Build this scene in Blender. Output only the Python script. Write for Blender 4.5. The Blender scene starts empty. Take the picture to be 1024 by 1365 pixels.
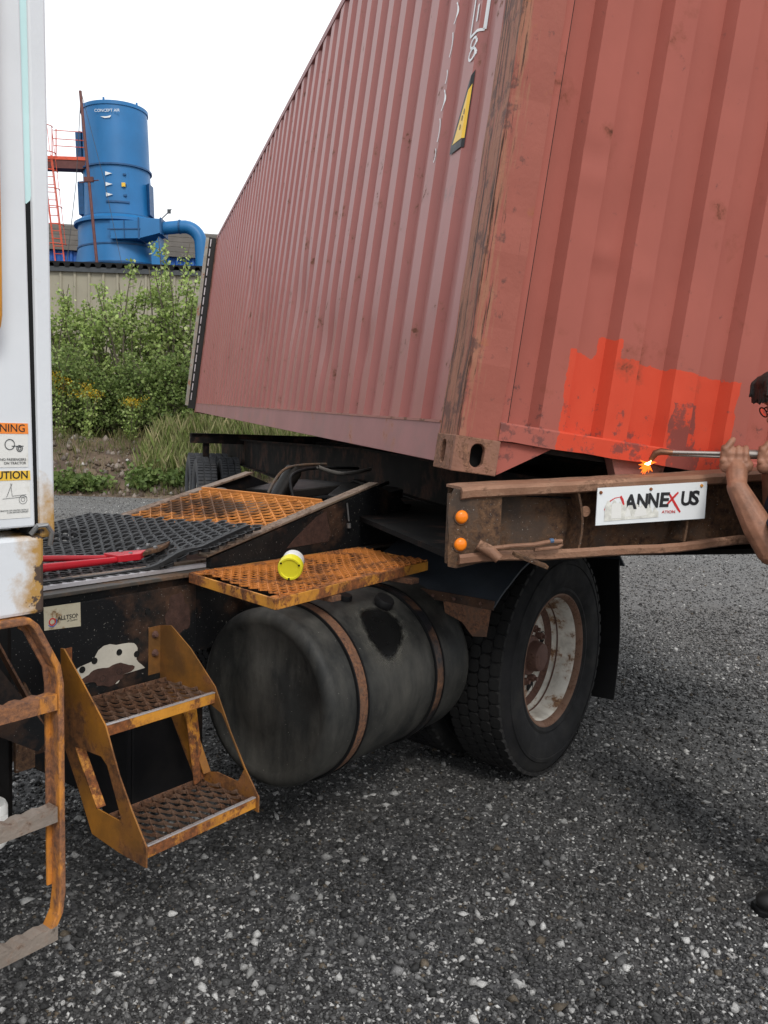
import bpy, bmesh, math, random
import numpy as np
from mathutils import Vector, Matrix
R = math.radians
random.seed(7)
rng = np.random.default_rng(11)
scene = bpy.context.scene
COL = scene.collection

# ------------------------------------------------------------------ camera
PITCH = math.atan((682.5-567)/1150); ROLL = .035
cd = bpy.data.cameras.new('camera'); cam = bpy.data.objects.new('camera', cd); COL.objects.link(cam)
cd.sensor_fit = 'VERTICAL'; cd.sensor_height = 36; cd.lens = 36*1150/1365.0
cd.clip_end = 800; cd.clip_start = .05
cr, sr, cp, sp = math.cos(ROLL), math.sin(ROLL), math.cos(PITCH), math.sin(PITCH)
Rr = Matrix(((cr,0,-sr),(0,1,0),(sr,0,cr))); Rp = Matrix(((1,0,0),(0,cp,sp),(0,-sp,cp)))
C2W = Rp @ Rr
base = Matrix(((1,0,0),(0,0,-1),(0,1,0)))        # blender camera axes -> x right, y forward, z up
cam.matrix_world = Matrix.Translation((0,0,1.545)) @ (C2W @ base).to_4x4()
scene.camera = cam

# ------------------------------------------------------------------ world, sun
w = bpy.data.worlds.new('World'); scene.world = w; w.use_nodes = True
nt = w.node_tree; nt.nodes.clear()
def N(nt, t, **k):
    n = nt.nodes.new(t)
    for a, b in k.items(): setattr(n, a, b)
    return n
out = N(nt,'ShaderNodeOutputWorld'); bg = N(nt,'ShaderNodeBackground'); sky = N(nt,'ShaderNodeTexSky')
sky.sky_type = 'NISHITA'; sky.sun_disc = False
SUN_EL, SUN_AZ = R(42), R(163)                    # azimuth clockwise from +Y
sky.sun_elevation = SUN_EL; sky.sun_rotation = SUN_AZ
tc = N(nt,'ShaderNodeTexCoord'); nz = N(nt,'ShaderNodeTexNoise'); nz.inputs['Scale'].default_value = 1.6
nz.inputs['Detail'].default_value = 5
rp = N(nt,'ShaderNodeValToRGB'); rp.color_ramp.elements[0].position = .3; rp.color_ramp.elements[1].position = .7
rp.color_ramp.elements[0].color = (10.3,10.7,11.2,1); rp.color_ramp.elements[1].color = (13.6,13.8,13.9,1)
mx = N(nt,'ShaderNodeMix', data_type='RGBA'); mx.inputs[0].default_value = .9
nt.links.new(tc.outputs['Generated'], nz.inputs['Vector']); nt.links.new(nz.outputs['Fac'], rp.inputs[0])
nt.links.new(sky.outputs[0], mx.inputs[6]); nt.links.new(rp.outputs[0], mx.inputs[7])
nt.links.new(mx.outputs[2], bg.inputs[0]); bg.inputs[1].default_value = .1
nt.links.new(bg.outputs[0], out.inputs[0])
sl = bpy.data.lights.new('sun','SUN'); sun = bpy.data.objects.new('sun', sl); COL.objects.link(sun)
sl.energy = 1.5; sl.angle = R(16); sl.color = (1,.96,.9)
sdir = Vector((math.sin(SUN_AZ)*math.cos(SUN_EL), math.cos(SUN_AZ)*math.cos(SUN_EL), math.sin(SUN_EL)))
sun.rotation_euler = sdir.to_track_quat('Z','Y').to_euler(); sun.location = (5,-8,20)
scene.view_settings.view_transform = 'Standard'; scene.view_settings.look = 'None'
scene.view_settings.exposure = .15; scene.view_settings.gamma = 1; scene.view_settings.use_curve_mapping = False
scene.render.engine = 'CYCLES'
scene.cycles.max_bounces = 8; scene.cycles.use_denoising = True

# ------------------------------------------------------------------ materials
def _ramp(nt, src, p0, p1, c0=(0,0,0,1), c1=(1,1,1,1)):
    r = N(nt,'ShaderNodeValToRGB'); e = r.color_ramp.elements
    e[0].position = p0; e[1].position = p1; e[0].color = c0; e[1].color = c1
    nt.links.new(src, r.inputs[0]); return r.outputs[0]
def _mix(nt, fac, a, b):
    m = N(nt,'ShaderNodeMix', data_type='RGBA')
    for s, v in ((m.inputs[0],fac),(m.inputs[6],a),(m.inputs[7],b)):
        if hasattr(v,'is_linked') or hasattr(v,'links'): nt.links.new(v, s)
        elif isinstance(v,(int,float)): s.default_value = v
        else: s.default_value = (*v[:3],1)
    return m.outputs[2]
def _noise(nt, vec, scale, detail=6, rough=.6, stretch=None, dist=0, off=0):
    n = N(nt,'ShaderNodeTexNoise'); n.inputs['Scale'].default_value = scale
    n.inputs['Detail'].default_value = detail; n.inputs['Roughness'].default_value = rough
    n.inputs['Distortion'].default_value = dist
    m = N(nt,'ShaderNodeMapping'); m.inputs['Scale'].default_value = stretch or (1,1,1)
    m.inputs['Location'].default_value = (off,off*.7,off*1.3)
    nt.links.new(vec, m.inputs['Vector']); nt.links.new(m.outputs[0], n.inputs['Vector'])
    return n.outputs['Fac']
def _math(nt, op, a, b=None, clamp=False):
    m = N(nt,'ShaderNodeMath', operation=op); m.use_clamp = clamp
    for s, v in zip(m.inputs, (a,b)):
        if v is None: continue
        if isinstance(v,(int,float)): s.default_value = v
        else: nt.links.new(v, s)
    return m.outputs[0]
def mat(name, col, rough=.6, metal=0, var=.18, vscale=6, rust=0, rcol=(.13,.05,.022), rcol2=(.34,.13,.045), rscale=5,
        stretch=None, rstretch=None, bump=.15, bscale=90, dirt=0, dcol=(.06,.052,.045), dscale=3, dstretch=None, speck=0, extra=None, spec=.4):
    m = bpy.data.materials.new(name); m.use_nodes = True; nt = m.node_tree
    b = nt.nodes['Principled BSDF']; L = nt.links.new
    tc = N(nt,'ShaderNodeTexCoord'); v = tc.outputs['Object']
    n1 = _noise(nt, v, vscale, 6, .6, stretch)
    c = _mix(nt, _ramp(nt,n1,.32,.68), tuple(x*(1-var) for x in col), tuple(min(1,x*(1+var)) for x in col))
    ro = None
    if extra: c = extra(nt, v, c)
    if dirt:
        dn = _noise(nt, v, dscale, 8, .65, dstretch, off=3.1)
        p = .72-dirt*.45
        dm = _ramp(nt, dn, p-.1, p+.16)
        dm = _math(nt,'MULTIPLY', dm, .85)
        c = _mix(nt, dm, c, dcol)
    h = _noise(nt, v, bscale, 4, .6)
    if rust:
        rn = _noise(nt, v, rscale, 12, .68, rstretch, off=7.7)
        p = .75-rust*.5
        rm = _ramp(nt, rn, p-.015, p+.03)
        f = _noise(nt, v, rscale*7, 6, .7, off=1.7)
        rc = _mix(nt, _ramp(nt,f,.35,.65), rcol, rcol2)
        edge = _ramp(nt, rn, p-.07, p+.0)
        c = _mix(nt, _math(nt,'MULTIPLY',edge,.45), c, rcol2)
        c = _mix(nt, rm, c, rc)
        ro = _mix(nt, rm, (rough,)*3, (.9,)*3)
        h = _math(nt,'ADD', h, _math(nt,'MULTIPLY', rm, _math(nt,'MULTIPLY',f,1.6)))
    if speck:
        s = _noise(nt, v, 160, 3, .6, off=5)
        c = _mix(nt, _ramp(nt, s, .74-speck*.2, .78-speck*.2), c, (.42,.4,.36))
    L(c, b.inputs['Base Color'])
    if ro is not None: L(ro, b.inputs['Roughness'])
    else:
        L(_ramp(nt,_noise(nt,v,vscale*2,5,.6,off=2),.3,.7,(rough*.85,)*3+(1,),(min(1,rough*1.12),)*3+(1,)), b.inputs['Roughness'])
    b.inputs['Metallic'].default_value = metal
    b.inputs['Specular IOR Level'].default_value = spec
    if bump:
        bp = N(nt,'ShaderNodeBump'); bp.inputs['Strength'].default_value = bump; bp.inputs['Distance'].default_value = .004
        L(h, bp.inputs['Height']); L(bp.outputs[0], b.inputs['Normal'])
    return m
M = {}
def ex_stain(nt, v, c):
    vm = N(nt,'ShaderNodeVectorMath', operation='SUBTRACT'); vm.inputs[1].default_value = (-.93,.14,1.15); nt.links.new(v, vm.inputs[0])
    mp = N(nt,'ShaderNodeMapping'); mp.inputs['Rotation'].default_value = (0,0,.15); mp.inputs['Scale'].default_value = (5.5,2.7,.1); nt.links.new(vm.outputs[0], mp.inputs['Vector'])
    ln = N(nt,'ShaderNodeVectorMath', operation='LENGTH'); nt.links.new(mp.outputs[0], ln.inputs[0])
    d = _math(nt,'ADD', ln.outputs['Value'], _math(nt,'MULTIPLY', _math(nt,'SUBTRACT',_noise(nt,v,14,8,.7),.5), 1.6))
    return _mix(nt, _math(nt,'MULTIPLY', _math(nt,'SUBTRACT',1,_ramp(nt,d,.55,.95)),.85), c, (.02,.018,.017))
M['black'] = mat('black chassis paint', (.008,.0085,.0095), .5, rust=.33, rcol=(.035,.02,.014), rcol2=(.085,.045,.028), rscale=2.6, dirt=.22, dcol=(.03,.027,.024), speck=.28, spec=.2)
M['black_plain'] = mat('dull black paint', (.006,.006,.007), .6, dirt=.25, dcol=(.018,.016,.015), rust=.2, rcol=(.025,.015,.011), rcol2=(.045,.027,.018), spec=.15)
M['greasy'] = mat('greasy black steel', (.006,.0055,.0055), .5, dirt=.35, dcol=(.025,.021,.017), spec=.2)
M['worn_edge'] = mat('worn steel flange', (.17,.125,.09), .55, rust=.5, rcol=(.06,.035,.022), rcol2=(.28,.2,.15), rscale=9)
M['rail_top'] = mat('dusty frame flange', (.05,.044,.038), .6, rust=.42, rcol=(.06,.035,.02), rcol2=(.15,.09,.055), rscale=7, dirt=.3, dcol=(.09,.075,.06))
M['yellow'] = mat('chipped yellow paint', (.62,.27,.035), .5, rust=.5, rcol=(.07,.03,.014), rcol2=(.3,.1,.03), rscale=7, dirt=.25, dcol=(.09,.05,.02), dscale=6, bump=.35)
M['yellow_clean'] = mat('yellow paint', (.42,.175,.025), .45, rust=.43, rcol=(.06,.028,.014), rcol2=(.25,.1,.03), rscale=4, dirt=.62, dcol=(.09,.048,.022), dscale=3, bump=.2)
M['orange_grate'] = mat('rusty orange grating', (.5,.17,.032), .75, rust=.46, rcol=(.1,.04,.018), rcol2=(.42,.15,.04), rscale=8, bump=.5)
M['ramp_grate'] = mat('rusty orange ramp grating', (.56,.21,.045), .75, rust=.3, rcol=(.12,.05,.02), rcol2=(.5,.18,.045), rscale=7, bump=.5, dirt=.2, dcol=(.028,.024,.022), dscale=3.4, extra=ex_stain)
M['tread'] = mat('worn brown tread', (.22,.14,.1), .33, metal=.55, rust=.5, rcol=(.06,.032,.022), rcol2=(.2,.1,.055), rscale=10, bump=.4, spec=.6)
M['rusty_ladder'] = mat('rusted yellow ladder', (.52,.2,.03), .6, rust=.57, rcol=(.12,.06,.04), rcol2=(.33,.14,.06), rscale=9, rstretch=(1,1,.35), bump=.6)
M['rung'] = mat('grey worn rung steel', (.26,.215,.18), .6, rust=.3, rcol=(.13,.09,.07), rcol2=(.25,.16,.11), rscale=16, bump=.6, metal=.2)
M['tank'] = mat('dark rubbed tank paint', (.0145,.015,.0145), .62, var=.4, vscale=4, dirt=.44, dcol=(.075,.071,.062), dscale=5, dstretch=(1,1,.35), speck=.1, bump=.3, bscale=45, spec=.3)
M['strap'] = mat('rusty tank strap', (.1,.055,.035), .7, rust=.55, rcol=(.05,.03,.025), rcol2=(.22,.1,.05), rscale=12, bump=.4)
M['strap_black'] = mat('black strap with rusted stretches', (.01,.01,.012), .5, rust=.42, rcol=(.05,.028,.02), rcol2=(.17,.08,.04), rscale=4, bump=.4)
M['rubber'] = mat('tyre rubber', (.010,.010,.011), .8, var=.3, vscale=9, dirt=.3, dcol=(.026,.025,.023), dscale=6, bump=.12, spec=.2)
M['far_rubber'] = mat('dusty tyre rubber', (.045,.047,.052), .85, var=.3, dirt=.4, dcol=(.08,.075,.07))
M['mat'] = mat('black rubber matting', (.013,.0135,.015), .55, var=.3, dirt=.2, dcol=(.05,.048,.045), bump=.3)
M['rim'] = mat('stained white rim', (.62,.59,.53), .5, rust=.34, rcol=(.1,.05,.03), rcol2=(.3,.17,.09), rscale=9, dirt=.36, dcol=(.16,.13,.1), dscale=5, bump=.2)
M['rim_rust'] = mat('rusted rim flange', (.16,.09,.06), .75, rust=.5, rcol=(.09,.045,.03), rcol2=(.2,.11,.07), rscale=14)
M['hub'] = mat('rusted hub', (.1,.05,.038), .75, rust=.4, rcol=(.05,.028,.022), rcol2=(.16,.08,.055), rscale=16, bump=.5)
M['white'] = mat('white cab paint', (.66,.68,.71), .35, var=.04, dirt=.06, dcol=(.4,.38,.34), bump=.03)
M['seal'] = mat('black rubber seal', (.007,.007,.0075), .6, spec=.2)
M['chrome'] = mat('dull grey metal', (.3,.3,.3), .35, metal=.7)
M['dullhose'] = mat('dusty grey hose', (.13,.12,.11), .7, var=.3)
M['nosing'] = mat('polished worn steel edge', (.6,.56,.56), .3, metal=.6, dirt=.15, dcol=(.25,.2,.18), dscale=14)
M['door_cream'] = mat('weathered door edge', (.3,.29,.25), .6, rust=.3, rscale=5, dirt=.35, dcol=(.16,.13,.1))
M['lightmetal'] = mat('bare aluminium strip', (.5,.48,.5), .4, metal=.3, dirt=.2, dcol=(.2,.18,.17))
M['grime_deck'] = mat('grimy deck steel', (.015,.0135,.0125), .6, dirt=.5, dcol=(.07,.058,.045), rust=.3)
M['fender'] = mat('blue-black fender', (.03,.037,.048), .6, dirt=.3, dcol=(.045,.045,.045), dscale=2)
M['trailer'] = mat('rusted trailer steel', (.07,.048,.036), .8, spec=.2, rust=.55, rcol=(.038,.024,.019), rcol2=(.15,.082,.045), rscale=6, bump=.6, dirt=.35, dcol=(.045,.038,.034), speck=.3)
M['trailer_lip'] = mat('rusted brown lip', (.22,.11,.065), .65, rust=.45, rcol=(.12,.06,.035), rcol2=(.34,.19,.12), rscale=8, rstretch=(.5,1,1), bump=.5)
M['trailer_shaded'] = mat('trailer steel with painted shade', (.006,.0055,.0055), .8, spec=.1, dirt=.4, dcol=(.014,.012,.011), rust=.35, rcol=(.025,.015,.012), rcol2=(.06,.032,.024), rscale=4)  # the container's shade is painted into this near-black base colour
M['amber'] = mat('amber lens', (.9,.22,.012), .25, var=.05, bump=.0)
M['bottle_white'] = mat('white plastic', (.75,.75,.72), .4, var=.05)
M['bottle_yellow'] = mat('yellow plastic', (.75,.68,.03), .4, var=.08, dirt=.1, dcol=(.25,.22,.04), dscale=20)
M['red'] = mat('red tool paint', (.5,.018,.03), .35, var=.08, dirt=.1, dcol=(.12,.02,.02), dscale=14)
M['signwhite'] = mat('white sign sheet', (.72,.74,.75), .4, var=.03)
M['ink'] = mat('black print', (.015,.015,.017), .5, var=0, bump=0)
M['inkred'] = mat('red print', (.55,.03,.03), .5, var=0, bump=0)
M['inkblue'] = mat('blue print', (.03,.1,.4), .5, var=0, bump=0)
M['bluetape'] = mat('faded blue tape', (.06,.12,.22), .6, var=.3)
M['paper'] = mat('torn glue residue', (.62,.61,.56), .8, var=.2, vscale=60)
M['decal_orange'] = mat('orange decal', (.85,.24,.03), .4, var=.04)
M['decal_yellow'] = mat('yellow decal', (.8,.5,.05), .4, var=.06)
M['decal_white'] = mat('white decal', (.72,.71,.68), .4, var=.04, dirt=.1, dcol=(.4,.36,.28), dscale=25)
M['decal_old'] = mat('yellowed label', (.5,.45,.33), .5, rust=.3, rcol=(.16,.09,.04), rcol2=(.32,.2,.09), rscale=22)
M['handle'] = mat('yellow grab rail paint', (.68,.3,.03), .35, rust=.26, rcol=(.1,.05,.02), rcol2=(.3,.13,.03), rscale=14)
M['skin'] = mat('skin', (.30,.14,.085), .5, var=.2, vscale=30, bump=.3, bscale=260, dirt=.25, dcol=(.17,.085,.055), dscale=14)
M['hair'] = mat('dark hair', (.018,.013,.011), .6, var=.3, vscale=60, stretch=(1,1,.2), bump=.6, bscale=160)
M['shirt'] = mat('navy cotton', (.014,.022,.042), .9, var=.25, vscale=12, bump=.3, bscale=40)
M['jeans'] = mat('dark work trousers', (.02,.024,.035), .9, var=.3, vscale=12, bump=.3)
M['boot'] = mat('black boot leather', (.015,.014,.014), .5, dirt=.3, dcol=(.06,.055,.05))
M['brass'] = mat('torch tube metal', (.42,.36,.32), .3, metal=.85, dirt=.15, dcol=(.2,.12,.07))
M['copper'] = mat('heat stained copper', (.3,.14,.08), .4, metal=.7, dirt=.3, dcol=(.08,.05,.04))
M['blue_tower'] = mat('blue tower paint', (.014,.14,.345), .45, var=.1, vscale=.8, dirt=.08, dcol=(.02,.1,.2), dscale=1.5, dstretch=(1,1,.2), bump=.02)
M['blue_dark'] = mat('dark blue flange', (.012,.075,.19), .5, bump=.02)
M['blue_sheet'] = mat('blue cladding', (.012,.09,.34), .5, var=.15, bump=.02)
M['brown_sheet'] = mat('brown roof cladding', (.13,.115,.1), .6, var=.15, vscale=2, bump=.02)
M['beige'] = mat('beige cladding', (.3,.275,.21), .6, var=.08, vscale=.9, dirt=.15, dcol=(.2,.18,.14), dscale=.6, dstretch=(1,1,.3), bump=.02)
M['rusty_pole'] = mat('brown pole', (.11,.035,.03), .6, bump=.02)
M['red_orange'] = mat('red orange ladder paint', (.62,.09,.04), .5, bump=0)
M['wood'] = mat('bark', (.1,.085,.06), .9, var=.3)
M['glass'] = mat('pale window glass', (.5,.72,.72), .08, var=.05, bump=0, spec=.8)
M['nightgrey'] = mat('dark interior', (.05,.055,.06), .6)

def flame_mat(c, s):
    m = bpy.data.materials.new('flame'); m.use_nodes = True; nt = m.node_tree; nt.nodes.clear()
    o = N(nt,'ShaderNodeOutputMaterial'); e = N(nt,'ShaderNodeEmission'); e.inputs[0].default_value = (*c,1); e.inputs[1].default_value = s
    nt.links.new(e.outputs[0], o.inputs[0]); return m
M['flame1'] = flame_mat((1,.75,.3), 7); M['flame2'] = flame_mat((1,.16,.015), 2.2)

# cab paint with rust bitten edge : masks use the object's own coordinates
def rusty_white(name, axis, lo, hi, flip=False):
    def ex(nt, v, c):
        sx = N(nt,'ShaderNodeSeparateXYZ'); nt.links.new(v, sx.inputs[0])
        mr = N(nt,'ShaderNodeMapRange'); mr.inputs[1].default_value = lo; mr.inputs[2].default_value = hi
        nt.links.new(sx.outputs[axis], mr.inputs[0])
        f = _math(nt,'SUBTRACT',1,mr.outputs[0]) if flip else mr.outputs[0]
        nn = _noise(nt, v, 17, 10, .62, off=4)
        s = _math(nt,'ADD', _math(nt,'MULTIPLY',f,.62), nn)
        c = _mix(nt, _ramp(nt, s, .68, .95), c, (.42,.24,.07))
        n2 = _noise(nt, v, 26, 8, .6, off=9)
        s2 = _math(nt,'ADD', _math(nt,'MULTIPLY',f,.5), n2)
        return _mix(nt, _ramp(nt, s2, .93, .96), c, (.075,.05,.038))
    return mat(name, (.66,.68,.71), .4, var=.03, bump=.12, extra=ex)
M['white_pillar'] = rusty_white('white paint with sooty rusted foot', 2, 1.27, 1.46, True)
M['white_box'] = rusty_white('white paint with rusted corner', 0, -2.63, -2.53)

# container paints
CB = (.335,.098,.075)
def ex_side(nt, v, c):
    n1 = _noise(nt, v, 2.2, 9, .7, off=13); n2 = _noise(nt, v, 26, 8, .7, off=2)
    s = _math(nt,'MULTIPLY', _ramp(nt,n1,.6,.72), _ramp(nt,n2,.5,.62))
    c = _mix(nt, s, c, (.1,.045,.035))
    n3 = _noise(nt, v, 1.1, 5, .5, (1,1,.25), off=5)
    return _mix(nt, _math(nt,'MULTIPLY',_ramp(nt,n3,.4,.75),.25), c, (.38,.17,.15))
M['cont_side'] = mat('faded brick-red side paint', (.305,.092,.078), .42, spec=.55, var=.06, vscale=3, rust=.2, rscale=9, rcol=(.08,.035,.022), rcol2=(.2,.07,.04), extra=ex_side, bump=.05, bscale=30)
def ex_front(nt, v, c):
    sx = N(nt,'ShaderNodeSeparateXYZ'); nt.links.new(v, sx.inputs[0])
    y, z = sx.outputs[1], sx.outputs[2]
    wob = _math(nt,'MULTIPLY', _math(nt,'SUBTRACT', _noise(nt, v, 9, 5, .6, off=6), .5), .075)
    yw = _math(nt,'ADD', y, wob); zw = _math(nt,'ADD', z, _math(nt,'MULTIPLY',wob,1.3))
    m1 = _math(nt,'LESS_THAN', yw, -.372); m2 = _math(nt,'GREATER_THAN', yw, -1.062)
    m3 = _math(nt,'LESS_THAN', zw, .462)
    a = _math(nt,'MULTIPLY', _math(nt,'MULTIPLY',m1,m2), m3)
    # the taller dab
    d1 = _math(nt,'MULTIPLY', _math(nt,'LESS_THAN',yw,-.485), _math(nt,'GREATER_THAN',yw,-.56))
    a2 = _math(nt,'MULTIPLY', d1, _math(nt,'LESS_THAN', zw, .525))
    a = _math(nt,'MAXIMUM', a, a2)
    red = _mix(nt, _noise(nt,v,7,4,.6,off=8), (.50,.05,.024), (.6,.08,.04))
    c = _mix(nt, a, c, red)
    # scraped patches near the bottom
    n = _noise(nt, v, 16, 10, .72, off=21); low = N(nt,'ShaderNodeMapRange'); low.inputs[1].default_value=.42; low.inputs[2].default_value=.15
    nt.links.new(z, low.inputs[0])
    b1 = _math(nt,'MULTIPLY', _math(nt,'LESS_THAN',yw,-.80), _math(nt,'GREATER_THAN',yw,-.93))
    b1 = _math(nt,'MULTIPLY', b1, _math(nt,'LESS_THAN',zw,.345))
    s = _math(nt,'ADD', n, _math(nt,'ADD', _math(nt,'MULTIPLY',low.outputs[0],.12), _math(nt,'MULTIPLY',b1,.14)))
    return _mix(nt, _math(nt,'MULTIPLY',_ramp(nt, s, .64, .70),.75), c, (.12,.055,.05))
M['cont_front'] = mat('brick-red front paint', CB, .65, spec=.15, var=.07, vscale=2.5, rust=.18, rscale=3.5, rcol=(.08,.03,.02), rcol2=(.2,.06,.035), extra=ex_front, bump=.05, bscale=25)
def ex_post(nt, v, c):
    sx = N(nt,'ShaderNodeSeparateXYZ'); nt.links.new(v, sx.inputs[0])
    # worn band lies along the outer corner: strong where local y is close to 0
    mr = N(nt,'ShaderNodeMapRange'); mr.inputs[1].default_value = -.1; mr.inputs[2].default_value = -.006
    nt.links.new(sx.outputs[1], mr.inputs[0])
    st = _noise(nt, v, 9, 10, .72, (5,5,.32), off=3)
    s = _math(nt,'ADD', st, _math(nt,'MULTIPLY', mr.outputs[0], .27))
    c = _mix(nt, _ramp(nt, s, .66, .76), c, (.31,.135,.085))
    st2 = _noise(nt, v, 13, 10, .75, (6,6,.22), off=8)
    s2 = _math(nt,'ADD', st2, _math(nt,'MULTIPLY', mr.outputs[0], .13))
    c = _mix(nt, _ramp(nt, s2, .64, .70), c, (.055,.028,.02))
    n3 = _noise(nt, v, 12, 9, .7, off=31)
    s3 = _math(nt,'ADD', n3, _math(nt,'MULTIPLY', mr.outputs[0], .07))
    return _mix(nt, _math(nt,'MULTIPLY',_ramp(nt, s3, .60, .68),.8), c, (.1,.05,.042))
M['cont_post'] = mat('worn corner post paint', (.30,.092,.068), .6, spec=.2, var=.06, rust=.12, rscale=7, extra=ex_post, bump=.35, bscale=50)
M['cont_frame'] = mat('rubbed red-brown frame', (.3,.12,.095), .6, var=.12, rust=.36, rscale=7, rcol=(.09,.045,.03), rcol2=(.26,.13,.085), dirt=.2, dcol=(.12,.07,.06), bump=.35)
M['cont_rail'] = mat('dusty purple-red rail', (.3,.135,.13), .55, var=.1, vscale=3, rust=.2, rscale=6, dirt=.25, dcol=(.2,.13,.12), bump=.1)
M['casting'] = mat('rusted corner casting', (.22,.105,.07), .75, rust=.5, rcol=(.1,.05,.034), rcol2=(.3,.15,.09), rscale=12, bump=.7)
M['void'] = mat('dark hollow', (.004,.004,.004), .9, var=0, bump=0)
M['cont_under'] = mat('dark container underside', (.02,.013,.012), .8, dirt=.4)
M['gasket'] = mat('black door gasket', (.012,.012,.012), .6)

def leaf_mat(name, sc=(1,1,1)):
    m = bpy.data.materials.new(name); m.use_nodes = True; nt = m.node_tree; b = nt.nodes['Principled BSDF']
    a = N(nt,'ShaderNodeAttribute'); a.attribute_name = 'tint'
    nt.links.new(a.outputs['Color'], b.inputs['Base Color']); b.inputs['Roughness'].default_value = .55
    b.inputs['Specular IOR Level'].default_value = .3
    t = N(nt,'ShaderNodeBsdfTranslucent'); nt.links.new(a.outputs['Color'], t.inputs[0])
    x = N(nt,'ShaderNodeMixShader'); x.inputs[0].default_value = .35
    o = nt.nodes['Material Output']; nt.links.new(b.outputs[0], x.inputs[1]); nt.links.new(t.outputs[0], x.inputs[2]); nt.links.new(x.outputs[0], o.inputs[0])
    return m
M['leaf'] = leaf_mat('leaves')
def attr_mat(name, rough):
    m = bpy.data.materials.new(name); m.use_nodes = True; nt = m.node_tree; b = nt.nodes['Principled BSDF']
    a = N(nt,'ShaderNodeAttribute'); a.attribute_name = 'tint'
    tc = N(nt,'ShaderNodeTexCoord')
    n = _noise(nt, tc.outputs['Object'], 240, 3, .6)
    c = _mix(nt, _ramp(nt,n,.3,.7), (.6,.6,.6), (1.3,1.3,1.3))
    mm = N(nt,'ShaderNodeMix', data_type='RGBA', blend_type='MULTIPLY'); mm.inputs[0].default_value = 1
    nt.links.new(a.outputs['Color'], mm.inputs[6]); nt.links.new(c, mm.inputs[7])
    nt.links.new(mm.outputs[2], b.inputs['Base Color']); b.inputs['Roughness'].default_value = rough
    b.inputs['Specular IOR Level'].default_value = .35
    return m
M['stone'] = attr_mat('crushed stone', .75)

# ------------------------------------------------------------------ mesh helpers
class MB:
    def __init__(s): s.v = []; s.f = []; s.mi = []; s.cur = 0
    def add(s, vs, fs):
        o = len(s.v); s.v += [tuple(p) for p in vs]; s.f += [tuple(i+o for i in f) for f in fs]; s.mi += [s.cur]*len(fs); return s
    def box(s, lo, hi):
        x0,y0,z0 = lo; x1,y1,z1 = hi
        return s.add([(x0,y0,z0),(x1,y0,z0),(x1,y1,z0),(x0,y1,z0),(x0,y0,z1),(x1,y0,z1),(x1,y1,z1),(x0,y1,z1)],
              [(0,3,2,1),(4,5,6,7),(0,1,5,4),(1,2,6,5),(2,3,7,6),(3,0,4,7)])
    def prism(s, pts, off):
        n = len(pts); off = Vector(off); a = [Vector(p) for p in pts]; b = [p+off for p in a]
        return s.add(a+b, [tuple(range(n))[::-1], tuple(range(n,2*n))]+[(i,(i+1)%n,n+(i+1)%n,n+i) for i in range(n)])
    def tube(s, path, r, n=10, caps=True, sq=None):
        P = [Vector(p) for p in path]; rings = []; up0 = None
        rr = r if isinstance(r,(list,tuple)) else [r]*len(P)
        for i, p in enumerate(P):
            d = (P[min(i+1,len(P)-1)]-P[max(i-1,0)]).normalized()
            if up0 is None: up0 = Vector((0,0,1)) if abs(d.z) < .9 else Vector((1,0,0))
            a = d.cross(up0).normalized(); b = a.cross(d).normalized(); up0 = b
            rings.append([p+(a*math.cos(2*math.pi*k/n)+b*math.sin(2*math.pi*k/n))*rr[i] for k in range(n)])
        vs = [q for g in rings for q in g]; fs = []
        for i in range(len(P)-1):
            for k in range(n): fs.append((i*n+k,i*n+(k+1)%n,(i+1)*n+(k+1)%n,(i+1)*n+k))
        if caps: fs += [tuple(range(n))[::-1], tuple((len(P)-1)*n+k for k in range(n))]
        return s.add(vs, fs)
    def flat(s, path, wd, th, wvec):
        """bar of rectangular section following a path; wvec = width direction"""
        P = [Vector(p) for p in path]; W = Vector(wvec).normalized(); vs = []
        for i, p in enumerate(P):
            d = (P[min(i+1,len(P)-1)]-P[max(i-1,0)]).normalized(); nrm = d.cross(W).normalized()
            for x, y in ((-1,-1),(1,-1),(1,1),(-1,1)): vs.append(p+W*wd/2*x+nrm*th/2*y)
        n = len(P); fs = [(0,3,2,1), tuple(4*(n-1)+k for k in range(4))]
        for i in range(n-1):
            for k in range(4): fs.append((4*i+k,4*i+(k+1)%4,4*i+4+(k+1)%4,4*i+4+k))
        return s.add(vs, fs)
    def lathe(s, prof, n=48, c=(0,0,0), axis='y', closed=False, a0=0, a1=2*math.pi):
        full = abs(a1-a0-2*math.pi) < 1e-6; m = n if full else n+1; vs = []
        for k in range(m):
            t = a0+(a1-a0)*k/n; ct, st = math.cos(t), math.sin(t)
            for r, h in prof:
                q = {'y':(r*ct,h,r*st),'z':(r*ct,r*st,h),'x':(h,r*ct,r*st)}[axis]
                vs.append((q[0]+c[0],q[1]+c[1],q[2]+c[2]))
        L = len(prof); fs = []
        for k in range(n):
            k2 = (k+1) % m
            for i in range(L if closed else L-1):
                j = (i+1) % L; fs.append((k*L+i,k*L+j,k2*L+j,k2*L+i))
        return s.add(vs, fs)
    def mesh(s, name):
        me = bpy.data.meshes.new(name); me.from_pydata(s.v, [], s.f); me.validate(); me.update()
        bm = bmesh.new(); bm.from_mesh(me); bmesh.ops.recalc_face_normals(bm, faces=bm.faces); bm.to_mesh(me); bm.free()
        return me
    def build(s, name, m, parent=None, smooth=False, bevel=0, label=None, auto=35, **props):
        me = s.mesh(name)
        for mm in (m if isinstance(m,(list,tuple)) else [m]): me.materials.append(mm)
        if isinstance(m,(list,tuple)) and len(me.polygons) == len(s.mi): me.polygons.foreach_set('material_index', s.mi)
        return put(name, me, parent, smooth, bevel, label, auto, **props)
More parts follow.
